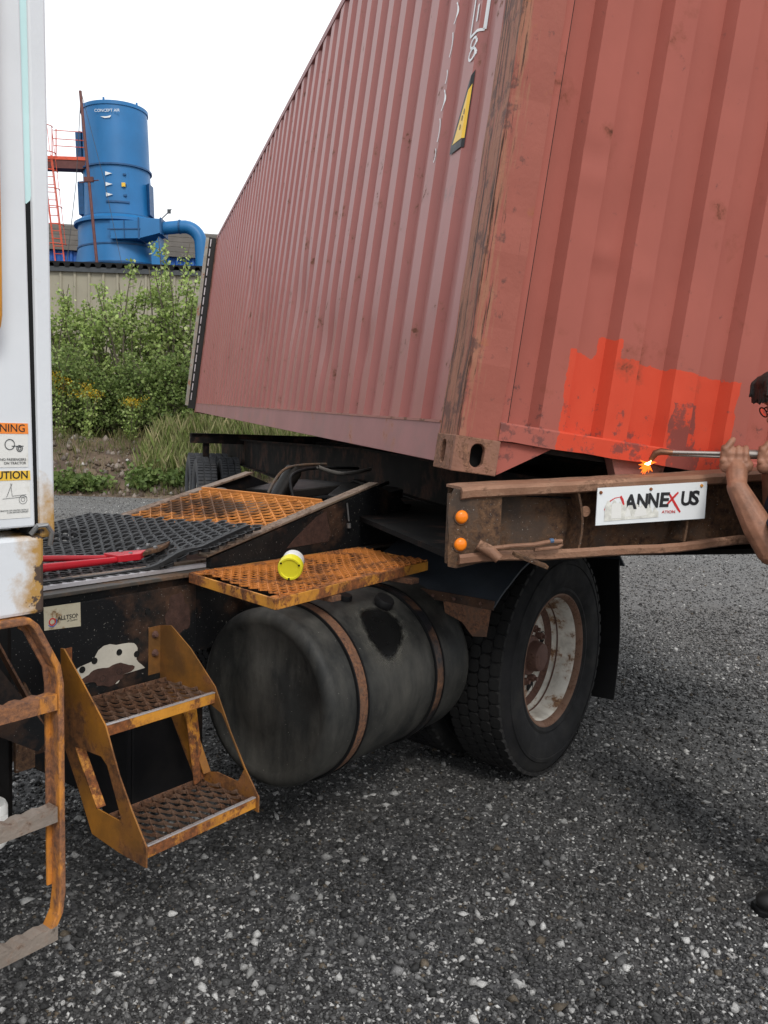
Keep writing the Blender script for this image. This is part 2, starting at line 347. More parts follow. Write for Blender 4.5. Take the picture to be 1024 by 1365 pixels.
def put(name, me, parent=None, smooth=False, bevel=0, label=None, auto=35, **props):
    o = bpy.data.objects.new(name, me); COL.objects.link(o)
    if parent is not None: o.parent = parent
    if smooth:
        me.polygons.foreach_set('use_smooth', [True]*len(me.polygons)); me.set_sharp_from_angle(angle=R(auto))
    if bevel:
        b = o.modifiers.new('bevel','BEVEL'); b.width = bevel; b.segments = 2; b.limit_method = 'ANGLE'; b.angle_limit = R(40)
    if label: o['label'] = label
    for k, v in props.items(): o[k] = v
    return o
def tag(o, label=None, category=None, group=None, kind=None):
    for k, v in (('label',label),('category',category),('group',group),('kind',kind)):
        if v: o[k] = v
    return o
def empty(name, mtx, label=None, category=None, group=None, kind=None):
    o = bpy.data.objects.new(name, None); COL.objects.link(o); o.empty_display_size = .1
    o.matrix_world = mtx; return tag(o, label, category, group, kind)
def frame(loc, x, y, z):
    m = Matrix.Identity(4)
    for i, a in enumerate((x,y,z)):
        for j in range(3): m[j][i] = a[j]
    for j in range(3): m[j][3] = loc[j]
    return m
def dup(o, parent=None, name=None):
    c = o.copy(); COL.objects.link(c); c.parent = parent if parent is not None else o.parent
    for ch in list(o.children):
        dup(ch, c)
    return c
def to_mesh(o, name):
    dg = bpy.context.evaluated_depsgraph_get(); dg.update()
    me = bpy.data.meshes.new_from_object(o.evaluated_get(dg)); me.name = name
    d = o.data; bpy.data.objects.remove(o); bpy.data.curves.remove(d); return me
def text(name, body, size, loc, xax, yax, parent, m, align='LEFT', extrude=.0006, sx=1, shear=0, bold=0, mtx=None):
    cu = bpy.data.curves.new(name,'FONT'); cu.body = body; cu.size = size; cu.extrude = extrude; cu.align_x = align
    cu.shear = shear; cu.offset = bold; cu.resolution_u = 3; cu.materials.append(m)
    o = bpy.data.objects.new(name, cu); COL.objects.link(o)
    X = Vector(xax).normalized(); Y = Vector(yax).normalized(); Z = X.cross(Y)
    me = to_mesh(o, name); o = bpy.data.objects.new(name, me); COL.objects.link(o)
    if parent is not None: o.parent = parent
    o.matrix_local = frame(loc, X*sx, Y, Z)
    return o
def sheet_with_holes(name, outer, holes, mapf, th, m, parent, **k):
    """flat plate: 2-D outline with 2-D holes, given thickness along the third axis"""
    bm = bmesh.new(); edges = []
    for loop in [outer]+holes:
        vs = [bm.verts.new(mapf(p)) for p in loop]
        edges += [bm.edges.new((vs[i],vs[(i+1)%len(vs)])) for i in range(len(vs))]
    bmesh.ops.triangle_fill(bm, edges=edges, use_beauty=True)
    ret = bmesh.ops.extrude_face_region(bm, geom=list(bm.faces))
    bmesh.ops.translate(bm, verts=[g for g in ret['geom'] if isinstance(g,bmesh.types.BMVert)], vec=th)
    bmesh.ops.recalc_face_normals(bm, faces=bm.faces)
    me = bpy.data.meshes.new(name); bm.to_mesh(me); bm.free(); me.materials.append(m)
    return put(name, me, parent, **k)
def diamond_grating(mb, x0, x1, y0, y1, px, py, h, th, zf, wob=0, serr=.25, seg=8):
    """strands running along x, neighbours mirrored so that they meet and leave diamond openings"""
    nx = max(2, round((x1-x0)/px)); px = (x1-x0)/nx; ny = max(2, round((y1-y0)/py)); py = (y1-y0)/ny
    for j in range(ny):
        yc = y0+(j+.5)*py; sg = 1 if j % 2 else -1; vs = []; n = nx*seg
        for i in range(n+1):
            x = x0+(x1-x0)*i/n; ph = i/seg
            t = math.cos(2*math.pi*ph); t = math.copysign(abs(t)**.8, t)
            y = yc+sg*t*(py/2-th*.35)
            top = h*(1-serr*(.5-.5*math.cos(4*math.pi*ph))) + wob*random.uniform(-1,1)
            for dy, z in ((-th/2,0),(th/2,0),(th/2,top),(-th/2,top)):
                vs.append((x, min(max(y+dy,y0),y1), zf(x,y)+z))
        fs = [(0,3,2,1), (4*n,4*n+1,4*n+2,4*n+3)]
        for i in range(n):
            for k in range(4): fs.append((4*i+k,4*i+(k+1)%4,4*i+4+(k+1)%4,4*i+4+k))
        mb.add(vs, fs)
def np_mesh(name, V, F, m, tint=None, smooth=False):
    me = bpy.data.meshes.new(name); k = F.shape[1]
    me.vertices.add(len(V)); me.vertices.foreach_set('co', V.astype(np.float32).ravel())
    me.loops.add(F.size); me.loops.foreach_set('vertex_index', F.astype(np.int32).ravel())
    me.polygons.add(len(F)); me.polygons.foreach_set('loop_start', (np.arange(len(F))*k).astype(np.int32))
    me.polygons.foreach_set('loop_total', np.full(len(F),k,dtype=np.int32))
    if tint is not None:
        a = me.attributes.new('tint','FLOAT_COLOR','POINT')
        a.data.foreach_set('color', np.concatenate([tint,np.ones((len(tint),1))],1).astype(np.float32).ravel())
    me.update(calc_edges=True); me.validate(); me.materials.append(m)
    if smooth: me.polygons.foreach_set('use_smooth', [True]*len(F))
    return me

# ================================================================== SETTING
def ground_mat():
    def ex(nt, v, c):
        vo = N(nt,'ShaderNodeTexVoronoi'); vo.inputs['Scale'].default_value = 75; nt.links.new(v, vo.inputs['Vector'])
        sx = N(nt,'ShaderNodeSeparateColor'); nt.links.new(vo.outputs['Color'], sx.inputs[0])
        c = _mix(nt, _ramp(nt, sx.outputs[0], .1, .9), (.022,.022,.024), (.085,.084,.084))
        c = _mix(nt, _ramp(nt, sx.outputs[1], .93, .97), c, (.36,.35,.34))
        vo2 = N(nt,'ShaderNodeTexVoronoi'); vo2.inputs['Scale'].default_value = 22; nt.links.new(v, vo2.inputs['Vector'])
        s2 = N(nt,'ShaderNodeSeparateColor'); nt.links.new(vo2.outputs['Color'], s2.inputs[0])
        mk = _math(nt,'MULTIPLY', _ramp(nt, s2.outputs[0], .93, .95), _math(nt,'LESS_THAN', vo2.outputs['Distance'], .35))
        c = _mix(nt, mk, c, (.34,.33,.32))
        sy = N(nt,'ShaderNodeSeparateXYZ'); nt.links.new(v, sy.inputs[0]); far_sheen = N(nt,'ShaderNodeMapRange'); far_sheen.inputs[1].default_value = 4; far_sheen.inputs[2].default_value = 9
        nt.links.new(_math(nt,'ADD', sy.outputs[1], _math(nt,'MULTIPLY',_noise(nt,v,.7,5,.6,off=9),3)), far_sheen.inputs[0])
        c = _mix(nt, _math(nt,'MULTIPLY',far_sheen.outputs[0],.55), c, (.2,.197,.19))  # paler with distance: grazing reflection painted into the gravel colour
        br = _noise(nt, v, .8, 5, .6, off=4)
        return _mix(nt, _math(nt,'MULTIPLY',_ramp(nt,br,.5,.75),.3), c, (.07,.055,.038))
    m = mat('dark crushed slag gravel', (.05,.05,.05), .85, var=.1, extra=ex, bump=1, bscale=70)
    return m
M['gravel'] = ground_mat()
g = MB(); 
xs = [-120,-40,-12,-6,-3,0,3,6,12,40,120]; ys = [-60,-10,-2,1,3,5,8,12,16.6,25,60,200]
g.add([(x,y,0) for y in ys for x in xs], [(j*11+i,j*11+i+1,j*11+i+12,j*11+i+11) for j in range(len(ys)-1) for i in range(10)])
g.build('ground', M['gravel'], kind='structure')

# loose stones: everything the lens can resolve in the near yard
def stones(name, n, region, smin, smax, pw, light, seed, base=.024):
    r = np.random.default_rng(seed)
    y = region[0]*(region[1]/region[0])**r.random(n)**1.0
    x = (r.random(n)-.5)*2*(.52*y+.35)
    s = smin+(smax-smin)*r.random(n)**pw
    b = np.array([(1,0,0),(-1,0,0),(0,1,0),(0,-1,0),(0,0,1),(0,0,-1)],float)
    f = np.array([(0,2,4),(2,1,4),(1,3,4),(3,0,4),(2,0,5),(1,2,5),(3,1,5),(0,3,5)])
    V = b[None]*(1+(r.random((n,6,1))-.5)*.7)+(r.random((n,6,3))-.5)*.45
    V = V*np.stack([.6+.6*r.random(n),.6+.6*r.random(n),.4+.45*r.random(n)],1)[:,None,:]
    a = r.random(n)*6.283; ca, sa = np.cos(a)[:,None], np.sin(a)[:,None]
    tl = (r.random(n)-.5)*1.1; ct, st = np.cos(tl)[:,None], np.sin(tl)[:,None]
    X, Y, Z = V[...,0], V[...,1], V[...,2]
    X, Z = X*ct-Z*st, X*st+Z*ct; X, Y = X*ca-Y*sa, X*sa+Y*ca
    V = np.stack([X,Y,Z],-1)*s[:,None,None]*.5
    V[...,0] += x[:,None]; V[...,1] += y[:,None]; V[...,2] += (s*.12)[:,None]
    g0 = base+.14*r.random(n)**2.1; c = g0[:,None]*np.array([[1,.985,.975]])*np.ones((n,3))
    lt = r.random(n) < light; c[lt] = (.2+.3*r.random(lt.sum())**1.2)[:,None]*np.array([[1,.985,.955]])
    bn = r.random(n) < .03; c[bn] = np.array([[.10,.08,.058]])
    pt = .5+.5*np.sin(x*2.1+1.3*np.sin(y*1.7))*np.sin(y*2.6+x*.9)+.35*np.sin(x*7.1+y*3)*np.sin(y*6.3); c = c*(.62+.62*np.clip(pt,0,1))[:,None]
    tint = np.repeat(c,6,axis=0)
    F = (f[None]+np.arange(n)[:,None,None]*6).reshape(-1,3)
    me = np_mesh(name, V.reshape(-1,3), F, M['stone'], tint)
    return put(name, me, kind='stuff')
tag(stones('gravel_stones', 155000, (1.3,7.5), .006,.020, 1.7, .085, 3), 'fine dark crushed stones covering the yard', 'gravel')
tag(stones('gravel_chips', 90000, (5,20), .010,.03, 2, .24, 9, .055), 'crushed stones paving the far part of the yard', 'gravel')  # paler stones: the far grazing reflection is put into their colour
tag(stones('gravel_pebbles', 13000, (1.3,16), .013,.045, 3.0, .3, 5), 'larger loose pale and grey stones scattered over the dark gravel', 'gravel')

# bank of earth at the far edge of the yard
def bank_z(x, y):
    t = np.clip((y-16.4)/2.4,0,1); h = 1.15*(t*t*(3-2*t))+.12*np.sin(x*1.3+y)*t+.07*np.sin(x*3.1)*np.sin(y*2.7)*t
    return h+np.clip(y-18.8,0,40)*.01
gx, gy = np.meshgrid(np.linspace(-26,26,180), np.linspace(16.2,32,80)); rr = rng.random(gx.shape)
gz = bank_z(gx,gy)+(rr-.5)*.09*np.clip((gy-16.4),0,1)-.02*(gy<16.4)
V = np.stack([gx,gy,gz],-1).reshape(-1,3); nx_ = 180
F = np.array([(j*nx_+i,j*nx_+i+1,(j+1)*nx_+i+1,(j+1)*nx_+i) for j in range(79) for i in range(179)])
def ex_earth(nt, v, c):
    n = _noise(nt, v, 2.2, 10, .7, off=2); c = _mix(nt, _ramp(nt,n,.4,.62), c, (.17,.125,.085))
    n2 = _noise(nt, v, 5, 8, .7, off=8); return _mix(nt, _ramp(nt,n2,.56,.64), c, (.07,.085,.03))
M['earth'] = mat('brown earth', (.085,.058,.042), .95, var=.35, vscale=4, extra=ex_earth, bump=1, bscale=20)
put('earth_bank', np_mesh('earth_bank', V, F, M['earth'], smooth=True), kind='structure')

# ------------------------------------------------------------------ vegetation
def leaves_np(c, size, r, flat=.6):
    """one folded leaf (two triangles sharing a rib -> quad) at every centre"""
    n = len(c); d = r.normal(size=(n,3)); d[:,2] -= .3; d /= np.linalg.norm(d,axis=1)[:,None]
    u = r.normal(size=(n,3)); u -= (u*d).sum(1)[:,None]*d; u /= np.linalg.norm(u,axis=1)[:,None]
    s = size*(.6+.8*r.random(n))[:,None]
    nn = np.cross(d,u)
    V = np.stack([c, c+d*s*.45+u*s*.45+nn*s*.1, c+d*s*1.05, c+d*s*.45-u*s*.45+nn*s*.1],1)
    return V.reshape(-1,3), np.arange(4*n).reshape(n,4)
def foliage_tint(n, r, cols, w):
    k = r.choice(len(cols), size=n, p=w); c = np.array(cols)[k]*(.65+.7*r.random(n))[:,None]; return c
GREENS = [(.28,.37,.10),(.35,.45,.15),(.46,.52,.23),(.18,.26,.07)]
def sapling(name, x, y, h, spread, n_shoot, nleaf, size, label, group, seed, cat='tree', cols=None, w=None, wood=True):
    r = np.random.default_rng(seed); z0 = float(bank_z(np.array(x),np.array(y)))-.05
    root = empty(name, Matrix.Translation((x,y,z0)), label, cat, group)
    mb = MB(); cs = []
    for i in range(n_shoot):
        ang = r.random()*6.283; lean = spread*(.25+.75*r.random()); hh = h*(.62+.38*r.random()) if i else h
        p0 = np.array([0,0,0.]); pts = []
        ph = r.random()*6
        for t in np.linspace(0,1,7):
            pts.append((lean*t**1.3*math.cos(ang)+.08*math.sin(ph+t*5), lean*t**1.3*math.sin(ang)*.8+.08*math.cos(ph+t*4), hh*t))
        mb.tube(pts, [.03*h/4*(1-.85*t)+.004 for t in np.linspace(0,1,7)], 5)
        P = np.array(pts)
        m = nleaf//n_shoot; t = .12+.88*r.random(m)**.85; 
        # leaves sit on short side twigs, so that they come in tufts
        tw = r.random(22)*.86+.12; ta = r.random(22)*6.283; kk = r.integers(0,22,m); t = np.clip(tw[kk]+r.normal(size=m)*.022,0.05,1)
        base = np.stack([np.interp(t,np.linspace(0,1,7),P[:,q]) for q in range(3)],1)
        L = (1.05-.85*tw[kk])*spread*.62*r.random(m)**.6+.02
        dirv = np.stack([np.cos(ta[kk]),np.sin(ta[kk]),.35+0*ta[kk]],1)
        cs.append(base+dirv*L[:,None]+r.normal(size=(m,3))*.05)
        for q in range(0,22,1):
            a = np.array([np.interp(tw[q],np.linspace(0,1,7),P[:,e]) for e in range(3)]); l = (1.05-.85*tw[q])*spread*.55
            mb.tube([a, a+np.array([math.cos(ta[q]),math.sin(ta[q]),.35])*l], [.008,.003], 4, caps=False)
    C = np.concatenate(cs); V, F = leaves_np(C, size, r)
    if cols is None: cols, w = GREENS, [.3,.35,.15,.2]
    tint = np.repeat(foliage_tint(len(C), r, cols, w),4,axis=0)
    if wood: mb.build('trunk', M['wood'], root)
    put('crown' if wood else 'leaves', np_mesh('crown', V, F, M['leaf'], tint), root)
    return root
SAP = ['poplar sapling nearest the white cab pillar before the beige wall','shorter poplar sapling second from the cab pillar before the beige wall','poplar sapling below the foot of the red caged ladder','poplar sapling below the left edge of the blue tower',
 'poplar sapling in front of the wall below the leaning brown pole','low poplar sapling below the middle of the blue tower','poplar sapling below the access door side of the blue tower','tallest poplar sapling, its top reaching over the shed roof right of the tower',
 'poplar sapling below the blue inlet duct of the tower','poplar sapling below the bent blue pipe','poplar sapling half hidden by the far end of the container','poplar sapling just behind the rear door of the container']
r_ = np.random.default_rng(5)
heights = {-7.9:3.3,-7.45:2.8,-7.0:3.0,-6.55:3.2,-6.1:3.6,-5.75:2.9,-5.4:3.5,-5.0:4.0,-4.65:3.3,-4.25:3.4,-3.85:3.1,-3.4:3.2}
k = 0
for x, h in heights.items():
    y = 19.9+r_.random()*1.3
    desc = [SAP[k]]
    sapling('poplar_sapling', x, y, h*1.08, .85, 8, 2700, .075, desc[0], 'poplar saplings before the beige wall', 100+k); k += 1
BU = ['nearest the white cab pillar','behind the tallest goldenrod','second right of the cab pillar','just left of the middle of the gap','in the middle of the gap','just right of the middle of the gap','above the bare earth','left of the tall pale grass','behind the tall pale grass','beside the rear edge of the container','half behind the container rear door']
for i in range(11):
    x = -8.1+i*.48+r_.random()*.2
    sapling('bush', x, 19.0+r_.random()*.5, 1.6+.6*r_.random(), .85, 8, 2600, .065, 'low green bush on the bank top, '+BU[i], 'bushes on top of the earth bank', 300+i, 'bush',
            [(.18,.25,.07),(.24,.31,.10),(.12,.18,.05)], [.4,.3,.3])
def flowers(x, y, h, seed, lab, grp):
    r = np.random.default_rng(seed); z0 = float(bank_z(np.array(x),np.array(y)))-.02
    root = empty('goldenrod_plant', Matrix.Translation((x,y,z0)), lab, 'flowering plant', grp)
    mb = MB(); cs = []; ls = []
    for i in range(9):
        a = r.random()*6.283; l = .3*r.random(); tip = np.array([l*math.cos(a), l*math.sin(a), h*(.75+.25*r.random())])
        mb.tube([(0,0,0),tuple(tip*.5+np.array([0,0,.05])),tuple(tip)],[.006,.005,.003],4,caps=False)
        cs.append(tip+r.normal(size=(40,3))*np.array([.07,.07,.05])); ls.append(tip*r.random((45,1))+r.normal(size=(45,3))*.06)
    C = np.concatenate(cs); V,F = leaves_np(C,.03,r); put('flower_head', np_mesh('flower_head',V,F,M['leaf'],np.repeat(foliage_tint(len(C),r,[(.55,.36,.02),(.4,.3,.03)],[.6,.4]),4,axis=0)), root, kind='stuff')
    C = np.concatenate(ls); V,F = leaves_np(C,.06,r); put('leaves', np_mesh('leaves',V,F,M['leaf'],np.repeat(foliage_tint(len(C),r,GREENS,[.4,.3,.1,.2]),4,axis=0)), root)
    mb.build('stem', M['wood'], root)
for i, (x,y,h) in enumerate([(-7.6,18.5,1.6),(-7.3,18.5,1.3),(-7.0,18.55,1.2),(-6.4,18.5,1.15),(-5.5,18.6,1.0)]):
    flowers(x,y,h,400+i,['tallest yellow goldenrod beside the white cab pillar','second yellow goldenrod from the white cab pillar','middle yellow goldenrod in front of the green bushes','yellow goldenrod below the blue tower','yellow goldenrod furthest right, nearest the tall pale grass'][i],'goldenrod plants below the bushes')
# low broad-leaved weeds at the foot of the bank
for i, (x,y,hh,lab) in enumerate([(-6.55,16.75,.42,'leafy green weed clump at the foot of the bank beside the white cab pillar'),(-6.1,16.7,.38,'leafy green weed clump second from the white cab pillar along the gravel edge'),
        (-5.7,16.8,.3,'low green weed clump on the gravel edge left of the black chassis'),(-4.75,17.0,.5,'small upright green weed on the bare earth bank'),(-4.1,17.1,.42,'green weed growing nearest the trailer wheels on the bank')]):
    sapling('weed_plant', x, y, hh, .42, 9, 520, .085, lab, None, 500+i, 'weed', [(.12,.18,.05),(.17,.23,.07)], [.6,.4], wood=False)
# grass blades on the bank
def grass(name, n, xr, yr, hmin, hmax, cols, wts, seed, mask=None):
    r = np.random.default_rng(seed); x = xr[0]+(xr[1]-xr[0])*r.random(n); y = yr[0]+(yr[1]-yr[0])*r.random(n)
    if mask is not None: kp = mask(x,y,r); x, y = x[kp], y[kp]; n = len(x)
    z = bank_z(x,y); h = hmin+(hmax-hmin)*r.random(n); a = r.random(n)*6.283; w_ = .002+.003*r.random(n)
    lx, ly = (r.normal(size=n)*.2*h, r.normal(size=n)*.2*h)
    V = np.stack([np.stack([x-w_*np.cos(a),y-w_*np.sin(a),z],1), np.stack([x+w_*np.cos(a),y+w_*np.sin(a),z],1),
                  np.stack([x+lx*.4+w_*.7*np.cos(a),y+ly*.4,z+h*.6],1), np.stack([x+lx,y+ly,z+h],1)],1).reshape(-1,3)
    o = put(name, np_mesh(name, V, np.arange(4*n).reshape(n,4), M['leaf'], np.repeat(foliage_tint(n,r,cols,wts),4,axis=0)), kind='stuff'); return o
tag(grass('bank_grass', 26000, (-9,4), (16.5,20), .08,.3, [(.16,.17,.06),(.09,.12,.03),(.25,.21,.1)], [.4,.3,.3], 61, lambda x,y,r: r.random(len(x)) < (.15+.7*(np.sin(x*2.3+1)*np.sin(y*3.1+x)>.0))*np.where(y>17.9,1,.45)), 'short patchy grass and dry stems on the earth bank', 'grass')
tag(grass('tall_grass', 7000, (-5.0,-1.0), (17.2,19.6), .2,.6, [(.24,.27,.10),(.17,.22,.06),(.38,.34,.18)], [.4,.3,.3], 62), 'tall pale reed-like grass beside the far trailer wheels', 'grass')
# rocks and clods on the bank
def clods(name, n, seed):
    r = np.random.default_rng(seed); x = -8+9*r.random(n); y = 16.4+2.6*r.random(n); z = bank_z(x,y); s = .02+.13*r.random(n)**3
    b = np.array([(1,0,0),(-1,0,0),(0,1,0),(0,-1,0),(0,0,1),(0,0,-1)],float); f = np.array([(0,2,4),(2,1,4),(1,3,4),(3,0,4),(2,0,5),(1,2,5),(3,1,5),(0,3,5)])
    V = (b[None]*(1+(r.random((n,6,1))-.5)*.7)+(r.random((n,6,3))-.5)*.5)*s[:,None,None]*.6+np.stack([x,y,z],1)[:,None]
    c = foliage_tint(n, r, [(.1,.07,.05),(.2,.165,.14),(.42,.4,.38)], [.5,.42,.08])
    return put(name, np_mesh(name, V.reshape(-1,3), (f[None]+np.arange(n)[:,None,None]*6).reshape(-1,3), M['stone'], np.repeat(c,6,axis=0)), kind='stuff')
tag(clods('bank_stones', 2600, 8), 'stones and clods of earth scattered on the bank', 'stones')

# ------------------------------------------------------------------ beige shed
sh = empty('beige_shed', Matrix.Translation((0,26,0)), 'long beige ribbed metal shed behind the bushes with a dark corrugated roof edge', 'building')
def ribbed(mb, x0, x1, y, z0, z1, pitch, depth, rib):
    n = int((x1-x0)/pitch); pts = []
    for i in range(n):
        x = x0+i*pitch; pts += [(x,y),(x+pitch-rib,y),(x+pitch-rib*.75,y-depth),(x+pitch-rib*.25,y-depth)]
    pts.append((x0+n*pitch,y)); vs = [(a,b,z0) for a,b in pts]+[(a,b,z1) for a,b in pts]; m = len(pts)
    mb.add(vs, [(i,i+1,m+i+1,m+i) for i in range(m-1)])
b = MB(); ribbed(b,-24,22,0,0,5.86,.42,.05,.11); b.box((-24,.01,0),(22,9,5.85)); b.build('wall', M['beige'], sh)
b = MB()
for i in range(150):
    x = -24+i*.306; b.prism([(x,-.16,5.86),(x+.14,-.16,5.86),(x+.18,-.16,5.96),(x+.27,-.16,5.96),(x+.306,-.16,5.9),(x+.306,-.16,6.0),(x,-.16,6.0)],(0,9.4,.35))
b.build('roof', M['seal'], sh)
b = MB(); b.box((-24,-.12,5.72),(22,-.055,5.86)); b.build('fascia', M['nightgrey'], sh)
# blue and brown hall behind
hl = empty('blue_hall', Matrix.Translation((-15,40,-.15)) @ Matrix.Rotation(R(9),4,'Z') @ Matrix.Translation((15,0,0)), 'blue clad hall with brown slatted roof band behind the beige shed', 'building')
b = MB(); ribbed(b,-26,18,0,0,9.05,.36,.09,.2); b.box((-26,.01,0),(18,12,9.04)); b.build('wall', M['blue_sheet'], hl)
for i in range(5):
    z = 9.06+i*.24; s_ = MB(); s_.prism([(-26,-.25+i*.09,z),(-26,-.25+i*.09,z+.19),(-26,-.12+i*.09,z+.24),(-26,.05+i*.09,z+.24),(-26,.05+i*.09,z)],(44,0,0)); s_.build('roof_slat', M['brown_sheet'], hl)
b = MB(); b.box((-26,.3,10.26),(18,12,10.3)); b.build('roof', M['brown_sheet'], hl)

# ------------------------------------------------------------------ blue scrubber tower
TW = empty('blue_tower', Matrix.Translation((-10.42,34,5.98)) @ Matrix.Rotation(R(-2.6),4,'Y'), 'tall blue cylindrical industrial tower with flared base and side pipe standing above the shed roof', 'tower')
def cyl(mb, r0, r1, z0, z1, n=56): mb.lathe([(0,z0),(r0,z0),(r1,z1),(0,z1)], n, axis='z')
b = MB(); b.lathe([(0,3.0),(1.27,3.0),(1.22,5.0),(1.2,7.0),(0,7.0)],64,axis='z'); b.build('upper_shell', M['blue_tower'], TW, smooth=True)
b = MB(); b.lathe([(0,-6.2),(1.5,-6.2),(1.66,1.25),(1.52,1.9),(1.5,2.72),(0,2.72)],64,axis='z'); b.build('base_shell', M['blue_tower'], TW, smooth=True, auto=20)
b = MB(); b.lathe([(1.3,3.02),(1.64,2.82),(1.64,2.72),(1.3,2.7)],64,axis='z'); b.build('shoulder', M['blue_tower'], TW, smooth=True)
for z, r0, r1 in ((4.78,1.2,1.3),(2.98,1.25,1.36),(1.88,1.5,1.56),(1.2,1.6,1.7)):
    b = MB(); b.lathe([(r0,z-.03),(r1,z-.03),(r1,z+.03),(r0,z+.03)],64,axis='z',closed=True); b.build('flange_ring', M['blue_dark'], TW)
b = MB(); b.lathe([(1.2,6.9),(1.235,6.9),(1.235,7.03),(1.17,7.03)],64,axis='z',closed=True)
for a in (-2.6,-1.6,-.5): b.box((1.15*math.cos(a)-.03,1.15*math.sin(a)-.03,7.0),(1.15*math.cos(a)+.03,1.15*math.sin(a)+.03,7.14))
b.build('top_rim', M['blue_tower'], TW)
def curved_panel(mb, r, a0, a1, z0, z1, th, n=8):
    P = []
    for i in range(n+1):
        a = a0+(a1-a0)*i/n; P += [(r*math.cos(a),r*math.sin(a),z0),(r*math.cos(a),r*math.sin(a),z1),((r+th)*math.cos(a),(r+th)*math.sin(a),z1),((r+th)*math.cos(a),(r+th)*math.sin(a),z0)]
    fs = [(0,1,2,3),(4*n,4*n+3,4*n+2,4*n+1)]
    for i in range(n):
        for k2 in range(4): fs.append((4*i+k2,4*i+(k2+1)%4,4*i+4+(k2+1)%4,4*i+4+k2))
    mb.add(P, fs)
HP = -math.pi/2
b = MB(); curved_panel(b,1.25,HP-.02,HP+.6,3.45,4.55,.035); dr = b.build('access_door', M['blue_tower'], TW)
b = MB(); curved_panel(b,1.25,HP-.04,HP+.62,3.39,3.45,.06); b.build('door_sill', M['blue_dark'], dr)
for z in (3.65,4.02,4.4):
    b = MB(); rr2 = 1.3; b.prism([(rr2*math.cos(HP-.02),rr2*math.sin(HP-.02)-.01,z-.07),(rr2*math.cos(HP+.17),rr2*math.sin(HP+.17)-.02,z),(rr2*math.cos(HP-.02),rr2*math.sin(HP-.02)-.01,z+.07)],(0,-.03,0)); b.build('hinge', M['signwhite'], dr)
    a = HP+.5; b = MB(); b.box((rr2*math.cos(a)-.05,rr2*math.sin(a)-.05,z-.03),(rr2*math.cos(a)+.06,rr2*math.sin(a)+.02,z+.03)); b.build('latch', M['blue_dark'], dr)
a = HP+.47; b = MB(); b.box((rr2*math.cos(a)-.06,rr2*math.sin(a)-.08,3.95),(rr2*math.cos(a)+.07,rr2*math.sin(a)-.02,4.09)); b.build('yellow_notice', M['decal_yellow'], dr)
for (a,z0,z1) in ((math.pi+.12,4.9,6.15),(math.pi+.1,3.15,4.35),(-.12,3.1,4.25)):
    b = MB(); c_, s_2 = math.cos(a), math.sin(a)
    b.prism([(1.15*c_-.15*s_2,1.15*s_2+.15*c_-.3,z0),(1.36*c_-.0*s_2,1.36*s_2-.35,z0),(1.36*c_,1.36*s_2+.25,z0),(1.15*c_,1.15*s_2+.3,z0)],(0,0,z1-z0)); o = b.build('side_hatch', M['blue_dark'], TW)
# duct
b = MB(); b.box((.2,-1.75,1.98),(1.25,-.7,2.62)); b.prism([(1.25,-1.75,1.98),(2.0,-1.6,2.2),(2.0,-1.6,2.7),(1.25,-1.75,2.72)],(0,.9,0)); b.build('inlet_duct', M['blue_tower'], TW, bevel=.01)
for lo_, hi_ in (((.1,-1.78,2.3),(1.3,-1.74,2.34)),((1.22,-1.79,1.95),(1.27,-.7,2.72)),((.7,-1.785,1.97),(.73,-1.745,2.62)),((1.98,-1.62,2.15),(2.03,-.65,2.74))):
    b = MB(); b.box(lo_,hi_); b.build('duct_rib', M['blue_dark'], TW)
b = MB(); b.prism([(1.6,-1.5,-1),(1.6,-1.5,1.6),(1.9,-1.5,2.1),(2.0,-1.5,-1)],(0,.7,0)); b.build('duct_leg', M['blue_tower'], TW)
pth = [(2.0,-1.15,2.45),(2.6,-1.15,2.5)]+[(2.75+.62*math.sin(t),-1.15,1.86+.64*math.cos(t)) for t in np.linspace(.1,1.57,8)]+[(3.4,-1.15,0),(3.35,-1.15,-4)]
b = MB(); b.tube(pth,.235,20); b.build('bent_pipe', M['blue_tower'], TW, smooth=True)
b = MB(); b.tube([(2.58,-1.15,2.5),(2.64,-1.15,2.5)],.26,20); b.build('pipe_flange', M['blue_dark'], TW)
b = MB(); b.tube([(1.85,-1.3,2.65),(2.35,-1.3,3.1)],.02,6); b.box((2.2,-1.33,2.95),(2.32,-1.27,3.1)); b.build('sampling_rod', M['nightgrey'], TW)
text('lettering','CONCEPT AIR',.145,(-.36,-1.245,6.6),(1,0,0),(0,0,1),TW,M['signwhite'],extrude=.002)
b = MB(); b.prism([(-.15,-1.235,6.44),(.0,-1.235,6.38),(.2,-1.235,6.40),(.25,-1.235,6.48),(.08,-1.235,6.44)],(0,-.006,0)); b.build('bird_emblem', M['signwhite'], TW)
b = MB(); b.tube([(-.72,-1.6,7.2),(-.22,-2.1,1.0)],.055,8); b.tube([(-.9,-1.6,4.0),(-.1,-1.9,4.0)],.02,5); b.box((-.62,-1.93,3.95),(-.3,-1.8,4.12)); b.build('leaning_pole', M['rusty_pole'], TW)
b = MB(); b.tube([(-.74,-1.5,7.1),(-.98,-1.7,4),(-1.35,-2,1.05)],.013,4); b.tube([(-.70,-1.5,7.1),(.1,-1.9,4),(.65,-2,1.0)],.009,4); b.build('stay_cable', M['nightgrey'], TW)

